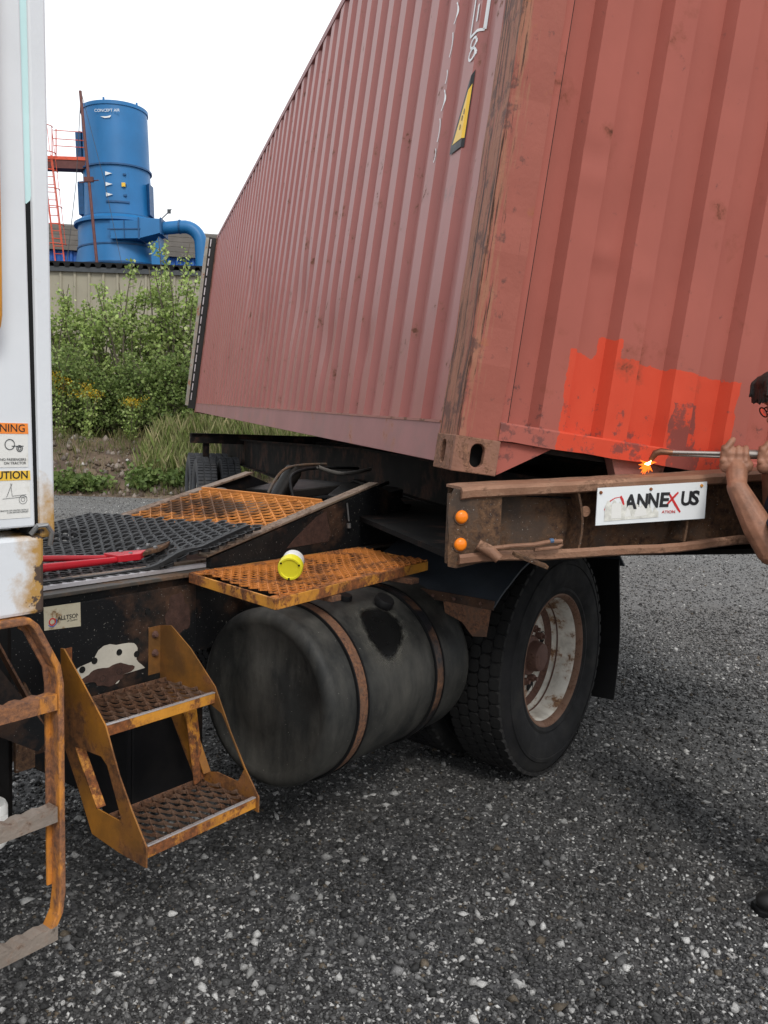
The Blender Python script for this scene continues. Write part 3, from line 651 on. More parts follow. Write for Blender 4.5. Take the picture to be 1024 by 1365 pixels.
# caged ladder with gangway
LD = empty('caged_ladder', Matrix.Translation((-12.5,33.2,7.1)), 'red caged ladder with railed gangway leading to the blue tower', 'ladder')
lean = lambda z: -.62*(z/5.1)
b = MB()
for dx in (-.17,.17): b.tube([(dx,0,0),(dx+lean(4.0),0,4.0)],.028,6)
b.build('stile', M['red_orange'], LD)
for i in range(14):
    z = .15+i*.28; b = MB(); b.tube([(-.17+lean(z),0,z),(.17+lean(z),0,z)],.016,5); b.build('rung', M['red_orange'], LD)
for z in (.75,1.45,2.1,2.75,3.4,4.05,5.0):
    b = MB(); rr3 = .33; b.tube([(lean(z)+rr3*math.cos(t)*1.05,-.2-rr3*math.sin(t)*.9+.1,z) for t in np.linspace(-.4,math.pi+.4,14)],.018,5); b.build('cage_hoop', M['red_orange'], LD)
b = MB()
for t in np.linspace(.0,math.pi,5): b.tube([(lean(z)+.33*math.cos(t),-.1-.3*math.sin(t),z) for z in (.75,2.7,5.0)],.011,4)
b.build('cage_bar', M['red_orange'], LD)
b = MB(); b.box((-1.4,.0,3.55),(1.05,.5,3.85)); b.build('gangway', M['rusty_pole'], LD)
b = MB(); b.box((-1.4,-.03,3.85),(1.05,.0,3.97))
for x in (-.3,-.15,.95):
    b.tube([(x,0,3.85),(x,0,4.95)],.02,5)
for z in (4.35,4.6,4.9): b.tube([(-.25,0,z),(1.0,0,z-.04)],.016,5)
b.build('guard_rail', M['red_orange'], LD)
# ================================================================== THE CONTAINER
CX, CY, CZ = Vector((-.28295653,.9589276,.01983601)), Vector((-.9527287,-.28339304,.10952809)), Vector((.11065089,.01209335,.99378576))
CT = Vector((.21585,2.83736,1.40523))
CN = empty('shipping_container', frame(CT,CX,CY,CZ), 'long brick-red corrugated shipping container lying tilted on the trailer, bright red patch low down', 'container')
CL_, CW, CH = 12.19, -2.438, 2.896
def corrug(mb, n, per, segs, axis, start, z0, z1, rows, outy, iny, amp, seed, dents=()):
    """segs: list of (fraction start, level) along one period; level 1 = outer"""
    r = random.Random(seed); pts = []
    for i in range(n):
        for d, lv in segs: pts.append((start+i*per+d, lv))
    pts.append((start+n*per+segs[0][0], segs[0][1]))
    if rows > 10:
        fine = []
        for (p0,l0),(p1,l1) in zip(pts,pts[1:]):
            for q in range(3): fine.append((p0+(p1-p0)*q/3, l0+(l1-l0)*q/3))
        pts = fine+[pts[-1]]
    zs = [z0+(z1-z0)*j/rows for j in range(rows+1)]; vs = []
    for z in zs:
        for p, lv in pts:
            d = iny+(outy-iny)*lv
            k = amp*(math.sin(p*2.1+z*1.7+seed)+.6*math.sin(p*5.3-z*3.1))
            for (dp,dz,rad,dep) in dents:
                q = ((p-dp)**2+(z-dz)**2)/rad**2
                if q < 4: k -= dep*math.exp(-q*1.6)
            edge = min(1,(z-z0)/.1,(z1-z)/.1); d += k*max(0,edge) if outy > iny else -k*max(0,edge)
            vs.append((p,d,z) if axis == 'x' else (d,-p,z))
    m = len(pts); mb.add(vs, [(j*m+i,j*m+i+1,(j+1)*m+i+1,(j+1)*m+i) for j in range(rows) for i in range(m-1)])
b = MB(); corrug(b, 43, .278, [(.070,0),(.100,1),(.212,1),(.278,0)], 'x', .027, .16, 2.84, 60, -.004, -.033, .0016, 3,
    dents=[(2.3,.55,.22,.018),(3.4,.9,.3,.02),(5.1,.8,.35,.02),(6.4,1.4,.3,.018),(1.4,.5,.12,.012),(7.7,.5,.4,.02)])
b.build('side_panel', M['cont_side'], CN, smooth=True, auto=22)
b = MB(); corrug(b, 43, .278, [(.070,0),(.138,1),(.210,1),(.278,0)], 'x', .05, .16, 2.84, 2, 0, 0.036, 0, 3); 
for i,v in enumerate(b.v): b.v[i] = (v[0], CW+.004+v[1]*1.0, v[2])
b.build('side_panel', M['cont_side'], CN)
# front end wall (local x about 0, runs along -y)
per = .2448
b = MB(); corrug(b, 8, per, [(0.0,0),(.024,1),(.118,1),(.140,0)], 'y', .272, .18, 2.80, 110, .012, .056, .0010, 8,
    dents=[(.335,1.10,.05,.007),(.35,1.02,.05,-.006),(.45,.80,.05,-.008),(.46,.74,.05,.006),(.585,.74,.06,-.006),(.82,.3,.09,-.006),(1.0,1.3,.15,-.005)])
b.build('front_panel', M['cont_front'], CN, smooth=True, auto=22)
b = MB(); b.box((.012,-.178,.18),(.055,-.150,2.80)); b.build('edge_strip', M['cont_front'], CN)
b = MB(); b.box((.056,-.2725,.18),(.066,-.17,2.8)); b.build('edge_flat', M['cont_front'], CN)
b = MB(); b.box((.012,-2.29,.18),(.06,-2.225,2.8)); b.build('edge_strip', M['cont_front'], CN)
b = MB(); b.box((.012,-.1805,.18),(.03,-.1782,2.8)); b.build('weld_seam', M['void'], CN)
# corner posts
for (y0,y1,x0,x1,nm) in ((0,-.149,0,.168,1),(CW,CW+.149,0,.168,0)):
    b = MB()
    ya, yb = min(y0,y1), max(y0,y1)
    n = 22; prof = [(0,ya,),(0,yb-.006),(.006,yb),(x1,yb),(x1,ya)] if nm else [(0,ya+.006),(0,yb),(x1,yb),(x1,ya),(.006,ya)]
    vs = []; 
    for j in range(n+1):
        z = .118+(2.778-.118)*j/n
        for (x,y) in prof:
            wob = .0025*math.sin(j*2.3+x*40)+random.uniform(-.0015,.0015)
            vs.append((x+(wob if x < .01 else 0), y-(abs(wob)*1.5 if (y > -.01 and nm) else 0), z))
    L5 = 5; b.add(vs, [(j*L5+i,j*L5+(i+1)%L5,(j+1)*L5+(i+1)%L5,(j+1)*L5+i) for j in range(n) for i in range(L5)])
    b.build('corner_post', M['cont_post'], CN)
for y0,y1 in ((-.001,-.14),(CW+.14,CW+.001)):
    b = MB(); b.box((12.04,min(y0,y1),.118),(12.17,max(y0,y1),2.778)); b.build('corner_post', M['cont_frame'], CN)
# castings
def oval(cx, cy, w, h, n=20):
    r = w/2; l = max(0,h/2-r); P = []
    for i in range(n):
        a = 2*math.pi*i/n; P.append((cx+r*math.cos(a), cy+r*math.sin(a)+(l if math.sin(a) >= 0 else -l)))
    return P
def casting(x, y, z, fx, fy, vis=True):
    """fx: +1 when the block extends to +x from x; fy likewise"""
    e = []
    hw = .118
    o = sheet_with_holes('corner_casting', [(0,0),(.162,0),(.162,hw),(0,hw)], [oval(.085,.06,.05,.08)], lambda p:(x,y+fy*p[0],z+p[1]), (fx*.022,0,0), M['casting'], CN, bevel=.003)
    o2 = sheet_with_holes('casting_side', [(.022,0),(.178,0),(.178,hw),(.022,hw)], [oval(.1,.06,.042,.078)], lambda p:(x+fx*p[0],y,z+p[1]), (0,fy*.022,0), M['casting'], o, bevel=.003)
    b = MB(); b.box((min(x+fx*.022,x+fx*.178),min(y+fy*.022,y+fy*.162),z+.001),(max(x+fx*.022,x+fx*.178),max(y+fy*.022,y+fy*.162),z+.02))
    b.box((min(x+fx*.022,x+fx*.178),min(y+fy*.022,y+fy*.162),z+.098),(max(x+fx*.022,x+fx*.178),max(y+fy*.022,y+fy*.162),z+.117)); b.build('casting_plate', M['casting'], o)
    b = MB(); b.box((min(x+fx*.06,x+fx*.17),min(y+fy*.06,y+fy*.155),z+.022),(max(x+fx*.06,x+fx*.17),max(y+fy*.06,y+fy*.155),z+.096)); b.build('casting_hollow', M['void'], o)
for z in (0,CH-.118):
    casting(-.003,.003,z,1,-1); casting(-.003,CW-.003,z,1,1); casting(CL_+.003,.003,z,-1,-1); casting(CL_+.003,CW-.003,z,-1,1)
# rails and sills
b = MB()
b.prism([(.17,-.004,.16),(.17,-.05,.165),(.17,-.05,.02),(.17,.0,.02),(.17,.0,.135),(.17,.0,.158)],(11.9,0,0)); b.build('bottom_rail', M['cont_rail'], CN, bevel=.002)
b = MB(); b.box((.17,-.045,.154),(12.03,.004,.163)); b.build('rail_lip', M['cont_frame'], CN)
b = MB(); b.box((.17,CW,.02),(12.03,CW+.05,.16)); b.build('bottom_rail', M['cont_rail'], CN)
b = MB(); b.box((.17,-.06,2.836),(12.03,.002,2.892)); b.build('top_rail', M['cont_rail'], CN)
b = MB(); b.box((.17,CW-.002,2.836),(12.03,CW+.06,2.892)); b.build('top_rail', M['cont_rail'], CN)
b = MB(); b.box((0.002,-2.29,2.8),(.09,-.15,2.89)); b.build('front_header', M['cont_front'], CN)
n = 40; vs = []
for j in range(n+1):
    y = -.148-(2.142)*j/n; wv = .002*math.sin(j*1.3)+random.uniform(-.0012,.0012)
    vs += [(-.004+wv,y,.119+wv),(-.004+wv,y,.176),(.002,y,.182),(.06,y,.182),(.06,y,.119)]
b = MB(); b.add(vs, [(j*5+i,j*5+(i+1)%5,(j+1)*5+(i+1)%5,(j+1)*5+i) for j in range(n) for i in range(5)]); b.build('front_sill', M['cont_front'], CN)
b = MB(); b.prism([(.02,-.160,.118),(.02,-.36,.118),(.02,-.17,.004)],(.03,0,0)); b.build('gusset', M['cont_front'], CN)
b = MB(); b.prism([(.03,-.60,.119),(.03,-.655,.0),(.03,-.80,.0),(.03,-.82,.119)],(.05,0,0)); b.build('tunnel_web', M['cont_frame'], CN)
b = MB(); b.prism([(.03,-1.80,.119),(.03,-1.76,.0),(.03,-1.62,.0),(.03,-1.60,.119)],(.05,0,0)); b.build('tunnel_web', M['cont_frame'], CN)
b = MB(); b.box((.1,-2.38,.1),(12.0,-.06,.15)); b.build('floor', M['cont_under'], CN)
for i in range(26):
    b = MB(); b.box((3.3+i*.33,-2.38,.03),(3.35+i*.33,-.055,.1)); b.build('floor_crossmember', M['cont_under'], CN)
b = MB(); b.box((.06,-2.38,2.86),(12.05,-.06,2.875)); b.build('roof_panel', M['cont_side'], CN)
# opened rear door folded back past the corner post : seen edge-on at the far end
dr = MB(); dr.box((12.20,-1.2,.16),(12.25,.02,2.82)); dr.box((12.2,-2.4,.16),(12.25,-1.22,2.82)); dro = dr.build('rear_door', M['cont_side'], CN)
b = MB(); b.box((12.10,.006,.06),(12.2,.12,2.86)); b.build('door_gasket', M['gasket'], dro)
b = MB(); b.box((12.08,.12,.10),(12.2,.165,2.84)); b.build('door_edge', M['door_cream'], dro)
for i in range(17):
    z = .2+i*.157; b = MB(); b.box((12.09,.078,z),(12.099,.094,z+.12)); b.build('gasket_clip', M['lightmetal'], dro)
# markings on the side, flat print just proud of the ribs
b = MB(); b.prism([(.585,.004,1.165),(.285,.004,1.165),(.36,.004,1.60-.17)],(0,.001,0)) 
tri = b
def side_pt(p, z, off=.0035):
    """point on the corrugated side at x=p"""
    q = (p-.027) % .278
    seq = [(0,0),(.070,0),(.100,1),(.212,1),(.278,0)]
    lv = 0
    for (a,la),(c,lc) in zip(seq,seq[1:]):
        if a <= q <= c: lv = la+(lc-la)*(q-a)/(c-a)
    return (p, -.033+.029*lv+off, z)
def print_poly(name, xs, zlo, zhi, m, off=.0035, th=.0008):
    """strip of print draped over the ribs, between two height functions of x"""
    n = max(2,int(abs(xs[1]-xs[0])/.01)); vs = []
    for i in range(n+1):
        p = xs[0]+(xs[1]-xs[0])*i/n
        vs += [side_pt(p, zlo(p), off), side_pt(p, max(zhi(p), zlo(p)+.0005), off)]
    b = MB(); b.add(vs, [(2*i,2*i+1,2*i+3,2*i+2) for i in range(n)]); return b.build(name, m, CN)
ttop = lambda p: 1.180+(.512-p)/.110*.215      # half a warning triangle: upright near edge, slanting far edge
print_poly('warning_border',(.516,.394),lambda p:1.150,lambda p:ttop(p)+.012,M['ink'],.0030)
print_poly('warning_triangle',(.502,.396),lambda p:1.182,lambda p:max(1.183,ttop(p)-.034),M['decal_yellow'],.0042)
for i,(p,z) in enumerate(((.44,1.22),(.432,1.25),(.42,1.27))):
    print_poly('small_print',(p,p-.008),lambda q,z=z:z,lambda q,z=z:z+.018,M['ink'],.0052)
def stroke(pts, wd, m=M['signwhite']):
    vs = []; P = [(a,c) for a,c in pts]; n = 0; b = MB()
    for (a0,c0),(a1,c1) in zip(P,P[1:]):
        k = max(1,int(math.hypot(a1-a0,c1-c0)/.012))
        for i in range(k):
            t0, t1 = i/k, (i+1)/k; x0,z0_,x1,z1_ = a0+(a1-a0)*t0, c0+(c1-c0)*t0, a0+(a1-a0)*t1, c0+(c1-c0)*t1
            d = Vector((x1-x0,z1_-z0_)); d.normalize(); nn = (-d.y*wd/2, d.x*wd/2)
            b.add([side_pt(x0+nn[0],z0_+nn[1]),side_pt(x0-nn[0],z0_-nn[1]),side_pt(x1-nn[0],z1_-nn[1]),side_pt(x1+nn[0],z1_+nn[1])],[(0,1,2,3)])
    return b.build('marking', m, CN)
# boxed i and 8 (container number tail), digits stacked downwards
stroke([(.475,1.56),(.385,1.56),(.385,1.72),(.475,1.72),(.475,1.56)],.010); stroke([(.43,1.60),(.43,1.66)],.012); stroke([(.43,1.675),(.43,1.69)],.012)
def circ(cx,cz,rx,rz,n=14,a0=0,a1=6.283): return [(cx+rx*math.cos(a0+(a1-a0)*i/n),cz+rz*math.sin(a0+(a1-a0)*i/n)) for i in range(n+1)]
stroke(circ(.43,1.525,.026,.018),.009); stroke(circ(.43,1.485,.029,.020),.009)
stroke([(.385,1.735),(.475,1.735),(.475,1.9),(.385,1.9)],.010)
# the remains of a large white word running down the rib, worn to arcs
for k_, (z, a0, a1) in enumerate(((1.20,2.2,4.3),(1.29,1.9,4.0),(1.41,2.0,4.4),(1.50,2.2,4.2),(1.62,2.1,4.2),(1.74,1.9,4.4),(1.88,2.1,4.3))):
    stroke(circ(.715,z,.022+.006*(k_%3),.03+.012*((k_*2)%3),8,a0,a1),.007)
b = None

# ================================================================== THE TRAILER
W0 = Vector((.203,2.68,0)); Wd = Vector((.955,.297,0)).normalized(); Kd = Vector((-Wd.y,Wd.x,0))
TR = empty('container_trailer', frame(W0,Wd,Kd,Vector((0,0,1))), 'rusty skeletal container trailer with white company sign on its front bolster', 'trailer')
zt = lambda w: 1.359+.064*w
zb = lambda w: 1.111+.052*w
nw = 60
def lip(z_of, prof, name, m, wav=.0, w0=0, w1=2.44):
    vs = []; L = len(prof); r = random.Random(3)
    for j in range(nw+1):
        w_ = w0+(w1-w0)*j/nw; wz = wav*(math.sin(w_*6.1+.5)+.6*math.sin(w_*13)) + r.uniform(-.0012,.0012)
        for (k_,z) in prof: vs.append((w_, k_+r.uniform(-.001,.001), z_of(w_)+z+wz))
    b = MB(); b.add(vs, [(j*L+i,j*L+(i+1)%L,(j+1)*L+(i+1)%L,(j+1)*L+i) for j in range(nw) for i in range(L)]+[tuple(range(L)),tuple(nw*L+i for i in range(L))])
    return b.build(name, m, TR, smooth=True, auto=30)
lip(zt, [(-.004,-.04),(-.018,-.034),(-.022,-.012),(-.012,-.001),(.01,.001),(.12,.001),(.12,-.008),(.008,-.008),(-.003,-.014)], 'top_flange', M['trailer_lip'], .001, .034)
lip(zb, [(.10,0),(-.012,0),(-.022,.006),(-.024,.024),(-.016,.034),(-.008,.03),(-.012,.012),(.10,.012)], 'bottom_flange', M['trailer_lip'], .005, .034)
vs = []
for j in range(13):
    w_ = .036+2.40*j/12; vs += [(w_,.095,zb(w_)+.01),(w_,.095,zt(w_)-.005),(w_,.11,zt(w_)-.005),(w_,.11,zb(w_)+.01)]
b = MB(); b.add(vs,[(j*4+i,j*4+(i+1)%4,(j+1)*4+(i+1)%4,(j+1)*4+i) for j in range(12) for i in range(4)]); b.build('bolster_web', M['trailer'], TR)
# left end plate with two amber lamps, its edge bent and ragged
P = [(.004,1.111),(0,1.15),(.003,1.2),(-.004,1.27),(.0,1.32),(.015,1.357),(.045,1.352),(.055,1.338),(.17,1.338),(.172,1.14),(.13,1.125),(.03,1.105)]
b = MB(); b.prism([(x,-.002,z) for x,z in P],(0,.008,0)); b.build('end_plate', M['trailer'], TR)
b = MB(); b.box((.0,.004,1.12),(.006,.022,1.34)); b.build('end_cap', M['trailer'], TR)
b = MB(); b.box((.165,-.001,1.14),(.178,.095,1.338)); b.build('stiffener', M['trailer'], TR)
for z in (1.268,1.181):
    b = MB(); b.lathe([(0,-.0165),(.012,-.016),(.018,-.012),(.0215,-.006),(.0215,-.002)],26,c=(.041,0,z)); l_ = b.build('marker_lamp', M['amber'], TR, smooth=True)
    b = MB(); b.lathe([(.0215,-.006),(.0255,-.006),(.0265,-.002)],26,c=(.041,0,z)); b.build('lamp_ring', M['trailer'], l_)
for w_ in (.455,.86,1.35,1.9):
    vs = []; z0, z1 = zb(w_)+.03, zt(w_)-.04
    for j in range(9):
        t = j/8; bow = .02*math.sin(t*math.pi)-.012*t; z = z0+(z1-z0)*t
        vs += [(w_+bow,-.008+.01*math.sin(t*3),z),(w_+bow+.008,-.008+.01*math.sin(t*3),z),(w_+bow+.008,.094,z),(w_+bow,.094,z)]
    b = MB(); b.add(vs,[(j*4+i,j*4+(i+1)%4,(j+1)*4+(i+1)%4,(j+1)*4+i) for j in range(8) for i in range(4)]+[(0,1,2,3),(32,35,34,33)])
    b.build('stiffener', M['trailer'], TR)
b = MB(); b.lathe([(0,-.003),(.018,-.003),(.018,0)],20,c=(.49,.02,1.285)); b.build('round_tag', M['trailer_lip'], TR)
b = MB(); b.tube([(.3,.07,1.33),(.38,.06,1.328),(.46,.05,1.326)],.004,6); b.build('air_line', M['greasy'], TR)
# twistlock lever
b = MB(); b.tube([(.09,-.03,1.185),(.125,-.045,1.165),(.15,-.06,1.142)],[.017,.019,.016],12); tl = b.build('lock_handle', M['trailer_lip'], TR, smooth=True)
b = MB(); b.tube([(.13,-.035,1.172),(.2,-.05,1.182),(.27,-.055,1.186),(.33,-.055,1.196),(.37,-.05,1.196),(.375,-.045,1.186),(.36,-.045,1.175),(.28,-.04,1.168)],.0068,8); b.build('lock_rod', M['trailer_lip'], tl, smooth=True)
b = MB(); b.tube([(.325,-.055,1.197),(.338,-.055,1.1985)],.0078,8); b.build('tape_band', M['bluetape'], tl)
b = MB(); b.flat([(.2,-.06,1.158),(.31,-.075,1.118)],.022,.012,(0,1,.3)); b.build('lock_plate', M['trailer'], tl, bevel=.002)
# sign
SGp = MB(); x0, x1 = .505, .925
SGp.prism([(x0,-.026,1.243),(x1,-.026,1.267),(x1,-.026,1.393),(x0,-.026,1.366)],(0,.0035,0)); sg = SGp.build('sign_board', M['signwhite'], TR)
xd = Vector((x1-x0,0,.0255)).normalized(); yd = Vector((0,0,1))
def SP(u,v): # u along, v up from lower-left corner in metres
    return (x0+u*xd.x, -.0268, 1.243+u*xd.z*1.0+v)
for ch_, u_, sx_ in (('A',.102,1.0),('N',.147,.86),('N',.189,.86),('E',.234,1.12),('U',.318,.92),('S',.356,1.12)):
    text('lettering',ch_,.066,SP(u_,.050),xd,yd,sg,M['ink'],sx=sx_,shear=.10,bold=.0022)
def band(pts, wd):
    b = MB(); vs = []
    for (u,v) in pts: vs.append(SP(u,v))
    for (u,v) in pts: pass
    out = []
    for i,(u,v) in enumerate(pts):
        a_ = pts[max(0,i-1)]; c_ = pts[min(len(pts)-1,i+1)]; d = Vector((c_[0]-a_[0],c_[1]-a_[1])).normalized(); w_ = wd[i] if isinstance(wd,(list,tuple)) else wd
        out += [SP(u-d.y*w_/2,v+d.x*w_/2), SP(u+d.y*w_/2,v-d.x*w_/2)]
    b.add([(p[0],p[1]-.0004,p[2]) for p in out],[(2*i,2*i+1,2*i+3,2*i+2) for i in range(len(pts)-1)]); return b
band([(.270,.094),(.284,.075),(.298,.055),(.312,.036),(.320,.026)],[.006,.008,.009,.008,.006]).build('red_stroke', M['inkred'], sg)
band([(.266,.054),(.282,.07),(.298,.085),(.308,.094)],[.007,.008,.008,.006]).build('red_stroke', M['inkred'], sg)
band([(.030,.048),(.036,.064),(.05,.079),(.066,.087),(.082,.089)],[.007,.006,.0045,.003,.002]).build('red_arc', M['inkred'], sg)
band([(.086,.092),(.094,.08),(.099,.066),(.101,.058)],[.008,.009,.007,.004]).build('red_arc', M['inkred'], sg)
text('lettering','ATION',.014,SP(.248,.026),xd,yd,sg,M['inkred'],sx=1.2)
def torn(pts, m, dy):
    b = MB(); b.prism([(SP(u,v)[0],SP(u,v)[1]-dy,SP(u,v)[2]) for u,v in pts],(0,.0003,0)); b.build('torn_sticker', m, sg)
rr_ = random.Random(5)
top_ = [(.03+.205*i/26, .05+.030*abs(math.sin(i*1.1))*rr_.uniform(.3,1)+(.008 if i < 8 else 0)-(.02 if i > 21 else 0)) for i in range(27)]
torn([(.03,.012)]+top_+[(.235,.014)], M['paper'], .0009)
torn([(.055,.02),(.055,.068),(.075,.072),(.09,.066),(.092,.02)], M['decal_white'], .0014)
torn([(.105,.022),(.112,.05),(.122,.046),(.13,.024)], M['decal_white'], .0014); torn([(.14,.02),(.15,.055),(.165,.05),(.18,.058),(.19,.024)], M['decal_white'], .0014)
for (u,v) in ((.012,.108),(.2,.110),(.398,.112)):
    b = MB(); b.lathe([(0,-.0325),(.004,-.032),(.0055,-.0285),(.0055,-.026)],12,c=(SP(u,v)[0],0,SP(u,v)[2])); b.build('screw', M['yellow'], sg)
b = MB(); b.box((.05,.14,1.115),(2.34,2.6,1.135)); b.build('added_shade_plate', M['trailer_shaded'], TR)  # added plate, closes a bright gap and darkens the space under the container
# main rails, cross members
for w_ in (.66,1.66):
    b = MB()
    prof = [(.11,1.36),(3.2,1.385),(9.0,1.29),(12.0,1.29),(12.0,.95),(4.2,.98),(3.4,1.17),(.11,1.13)]
    b.prism([(w_,k_,z-.015) for k_,z in prof],(.02,0,0)); ra = b.build('main_rail', M['trailer_shaded'], TR)
    b = MB(); pf = [(.2,1.36),(3.2,1.385),(9.0,1.29),(11.9,1.29)]
    b.flat([(w_+.01,k_,z-.008) for k_,z in pf],.13,.014,(1,0,0)); b.build('rail_flange', M['trailer_shaded'], ra)
    b = MB(); pf = [(11.9,.95),(4.2,.98),(3.4,1.17),(.2,1.13)]
    b.flat([(w_+.01,k_,z-.02) for k_,z in pf],.13,.014,(1,0,0)); b.build('rail_flange', M['trailer_shaded'], ra)
for k_ in (1.4,2.6,4.6,6.2,7.6,8.6):
    zz = 1.2 if k_ < 3 else 1.05
    b = MB(); b.box((.69,k_,zz),(1.65,k_+.1,zz+.12)); b.build('crossmember', M['trailer_shaded'], TR)
b = MB(); b.box((-.05,9.35,1.22),(2.45,9.52,1.345)); b.build('rear_bolster', M['trailer_shaded'], TR)
b = MB(); b.box((-.04,9.3,1.345),(2.44,9.6,1.352)); b.build('rear_bolster_top', M['trailer_shaded'], TR)
b = MB(); b.box((.12,9.4,.9),(.2,9.5,1.22)); b.build('bolster_post', M['trailer_shaded'], TR)
for k_ in (9.45,10.7):
    b = MB(); b.tube([(.1,k_,.52),(2.34,k_,.52)],.07,12); b.build('axle', M['trailer_shaded'], TR)
tyre_prof = [(.29,-.10),(.31,-.122),(.37,-.138),(.43,-.14),(.48,-.128),(.505,-.112),(.507,-.06),(.497,-.055),(.497,-.045),(.507,-.04),(.507,.04),(.497,.045),(.497,.055),(.507,.06),(.505,.112),(.48,.128),(.43,.14),(.37,.138),(.31,.122),(.29,.10)]
first = None
for k_ in (9.45,10.7):
    for w_ in (.15,.47,1.97,2.29):
        if first is None:
            b = MB(); b.lathe(tyre_prof,48,axis='x'); first = b.build('wheel', M['far_rubber'], TR, smooth=True, auto=30)
            b = MB(); b.lathe([(0,.02),(.2,.02),(.25,-.05),(.29,-.09),(.3,-.08),(.3,.1)],32,axis='x'); b.build('rim', M['rim'], first, smooth=True)
            b = MB()
            for i in range(64):
                a = i*math.tau/64
                for xx in (-.09,0,.085):
                    c_, s_ = math.cos(a), math.sin(a); r0, r1 = .5, .518; da = .034
                    pts = [(xx-.034,r*math.cos(a+q),r*math.sin(a+q)) for r,q in ((r0,-da),(r1,-da),(r1,da),(r0,da))]; b.prism(pts,(.066,0,0))
            o = b.build('tread', M['far_rubber'], first, kind='stuff'); wobj = first
        else: wobj = dup(first)
        wobj.location = (w_, k_, .52)

# ================================================================== THE TERMINAL TRACTOR
AZ = R(36.5); A = Vector((math.sin(AZ),math.cos(AZ),0)); Yt = Vector((-A.y,A.x,0))
TO = Vector((-.1566,4.5053,0))
TK = empty('yard_tractor', frame(TO,A,Yt,Vector((0,0,1))), 'white-cabbed yard tractor with black frame, orange gratings, round fuel tank and rusty yellow steps', 'truck')
P_ = lambda s,t,z: (s,-t,z)
def pbox(mb, s0,s1,t0,t1,z0,z1): return mb.box((s0,-t1,z0),(s1,-t0,z1))
# frame
b = MB(); pbox(b,-4.3,1.15,.39,.43,.70,.985); b.build('frame_rail', M['black'], TK)
b = MB(); pbox(b,-4.3,1.15,-.43,-.39,.70,.985); b.build('frame_rail', M['black_plain'], TK)
b = MB(); pbox(b,-2.6,-1.46,.432,.445,.50,.955); b.build('side_plate', M['black'], TK, bevel=.003)
b = MB(); pbox(b,-3.2,1.0,.33,.462,.985,.997); b.build('frame_flange', M['rail_top'], TK, bevel=.002)
b = MB(); pbox(b,-2.3,-.2,.30,.33,.998,1.012); b.build('frame_step_edge', M['worn_edge'], TK, bevel=.002)
b = MB(); pbox(b,-1.72,-1.40,-.2,.425,.17,.5); b.build('battery_box', M['black_plain'], TK, bevel=.008)
b = MB(); pbox(b,-1.75,-1.735,.3,.44,.1,.52); b.build('hanger_plate', M['black_plain'], TK)
b = MB(); pbox(b,-4.3,-1.3,-.385,.385,.96,.995); b.build('deck_plate', M['grime_deck'], TK)
b = MB(); pbox(b,-2.22,-1.33,.375,.405,1.0,1.012); b.build('deck_edge_strip', M['lightmetal'], TK)
for s in (-2.4,-1.2,-.55,.65,1.1):
    b = MB(); pbox(b,s-.05,s+.05,-.385,.385,.72,.94); b.build('frame_crossmember', M['black_plain'], TK)
# bare patch with rust core and bolt holes on the side plate
cxp, czp = -1.83, .735
def blob(rx, rz, cx, cz, cut, seed, n=40):
    r = random.Random(seed); out = []
    for i in range(n):
        a = math.tau*i/n; k_ = 1+.12*math.sin(a*3+seed)+.08*math.sin(a*7+seed*2)+r.uniform(-.03,.03)
        if math.sin(a) < 0: k_ *= cut
        out.append((cx+rx*math.cos(a)*k_, cz+rz*math.sin(a)*k_))
    return out
M['barewhite'] = mat('old white paint', (.5,.47,.4), .7, var=.2, rust=.14, rcol=(.12,.08,.05), rcol2=(.25,.17,.11), rscale=20)
M['rustcore'] = mat('dark rust', (.055,.027,.02), .9, var=.35, vscale=30, bump=.5)
b = MB(); b.prism([P_(s,.4455,z) for s,z in blob(.145,.10,-1.825,.69,.3,4)],(0,-.0008,0)); b.build('bare_patch', M['barewhite'], TK)
b = MB(); b.prism([P_(s,.4468,z) for s,z in blob(.093,.04,-1.83,.69,.7,6)],(0,-.0012,0)); b.build('rust_patch', M['rustcore'], TK)
b = MB(); b.prism([P_(s,.4455,z) for s,z in blob(.055,.075,-1.545,.85,1,9)],(0,-.001,0)); b.build('rust_patch', M['rustcore'], TK)
for s,z in ((-1.93,.735),(-1.885,.755),(-1.72,.745),(-1.79,.765),(-1.72,.79),(-1.675,.885),(-1.855,.69),(-1.79,.70),(-1.6,.74)):
    b = MB(); b.lathe([(0,-.4472),(.0085,-.4472),(.0105,-.4485),(.0115,-.4455)],14,c=(s,0,z)); b.build('bolt_hole', M['void'], TK)
# label
b = MB(); b.prism([P_(-2.062,.4455,.885),P_(-1.935,.4455,.878),P_(-1.937,.4455,.955),P_(-2.064,.4455,.958)],(0,-.001,0)); lb = b.build('maker_label', M['decal_old'], TK)
text('lettering','ALLTSON',.0195,(-2.018,-.4474,.909),(1,0,-.03),(0,0,1),lb,M['ink'],extrude=.0002,sx=.95,bold=.0004)
text('lettering','of Quebec',.009,(-1.985,-.4472,.9),(1,0,-.03),(0,0,1),lb,M['ink'],extrude=.0002)
b = MB(); b.lathe([(.008,-.4468),(.0125,-.4468)],20,c=(-2.035,0,.908)); b.build('ring_emblem', M['inkred'], lb)
b = MB(); b.lathe([(.0135,-.4468),(.0165,-.4468)],16,c=(-2.035,0,.908),a0=-2.6,a1=.4); b.build('ring_emblem', M['inkblue'], lb)
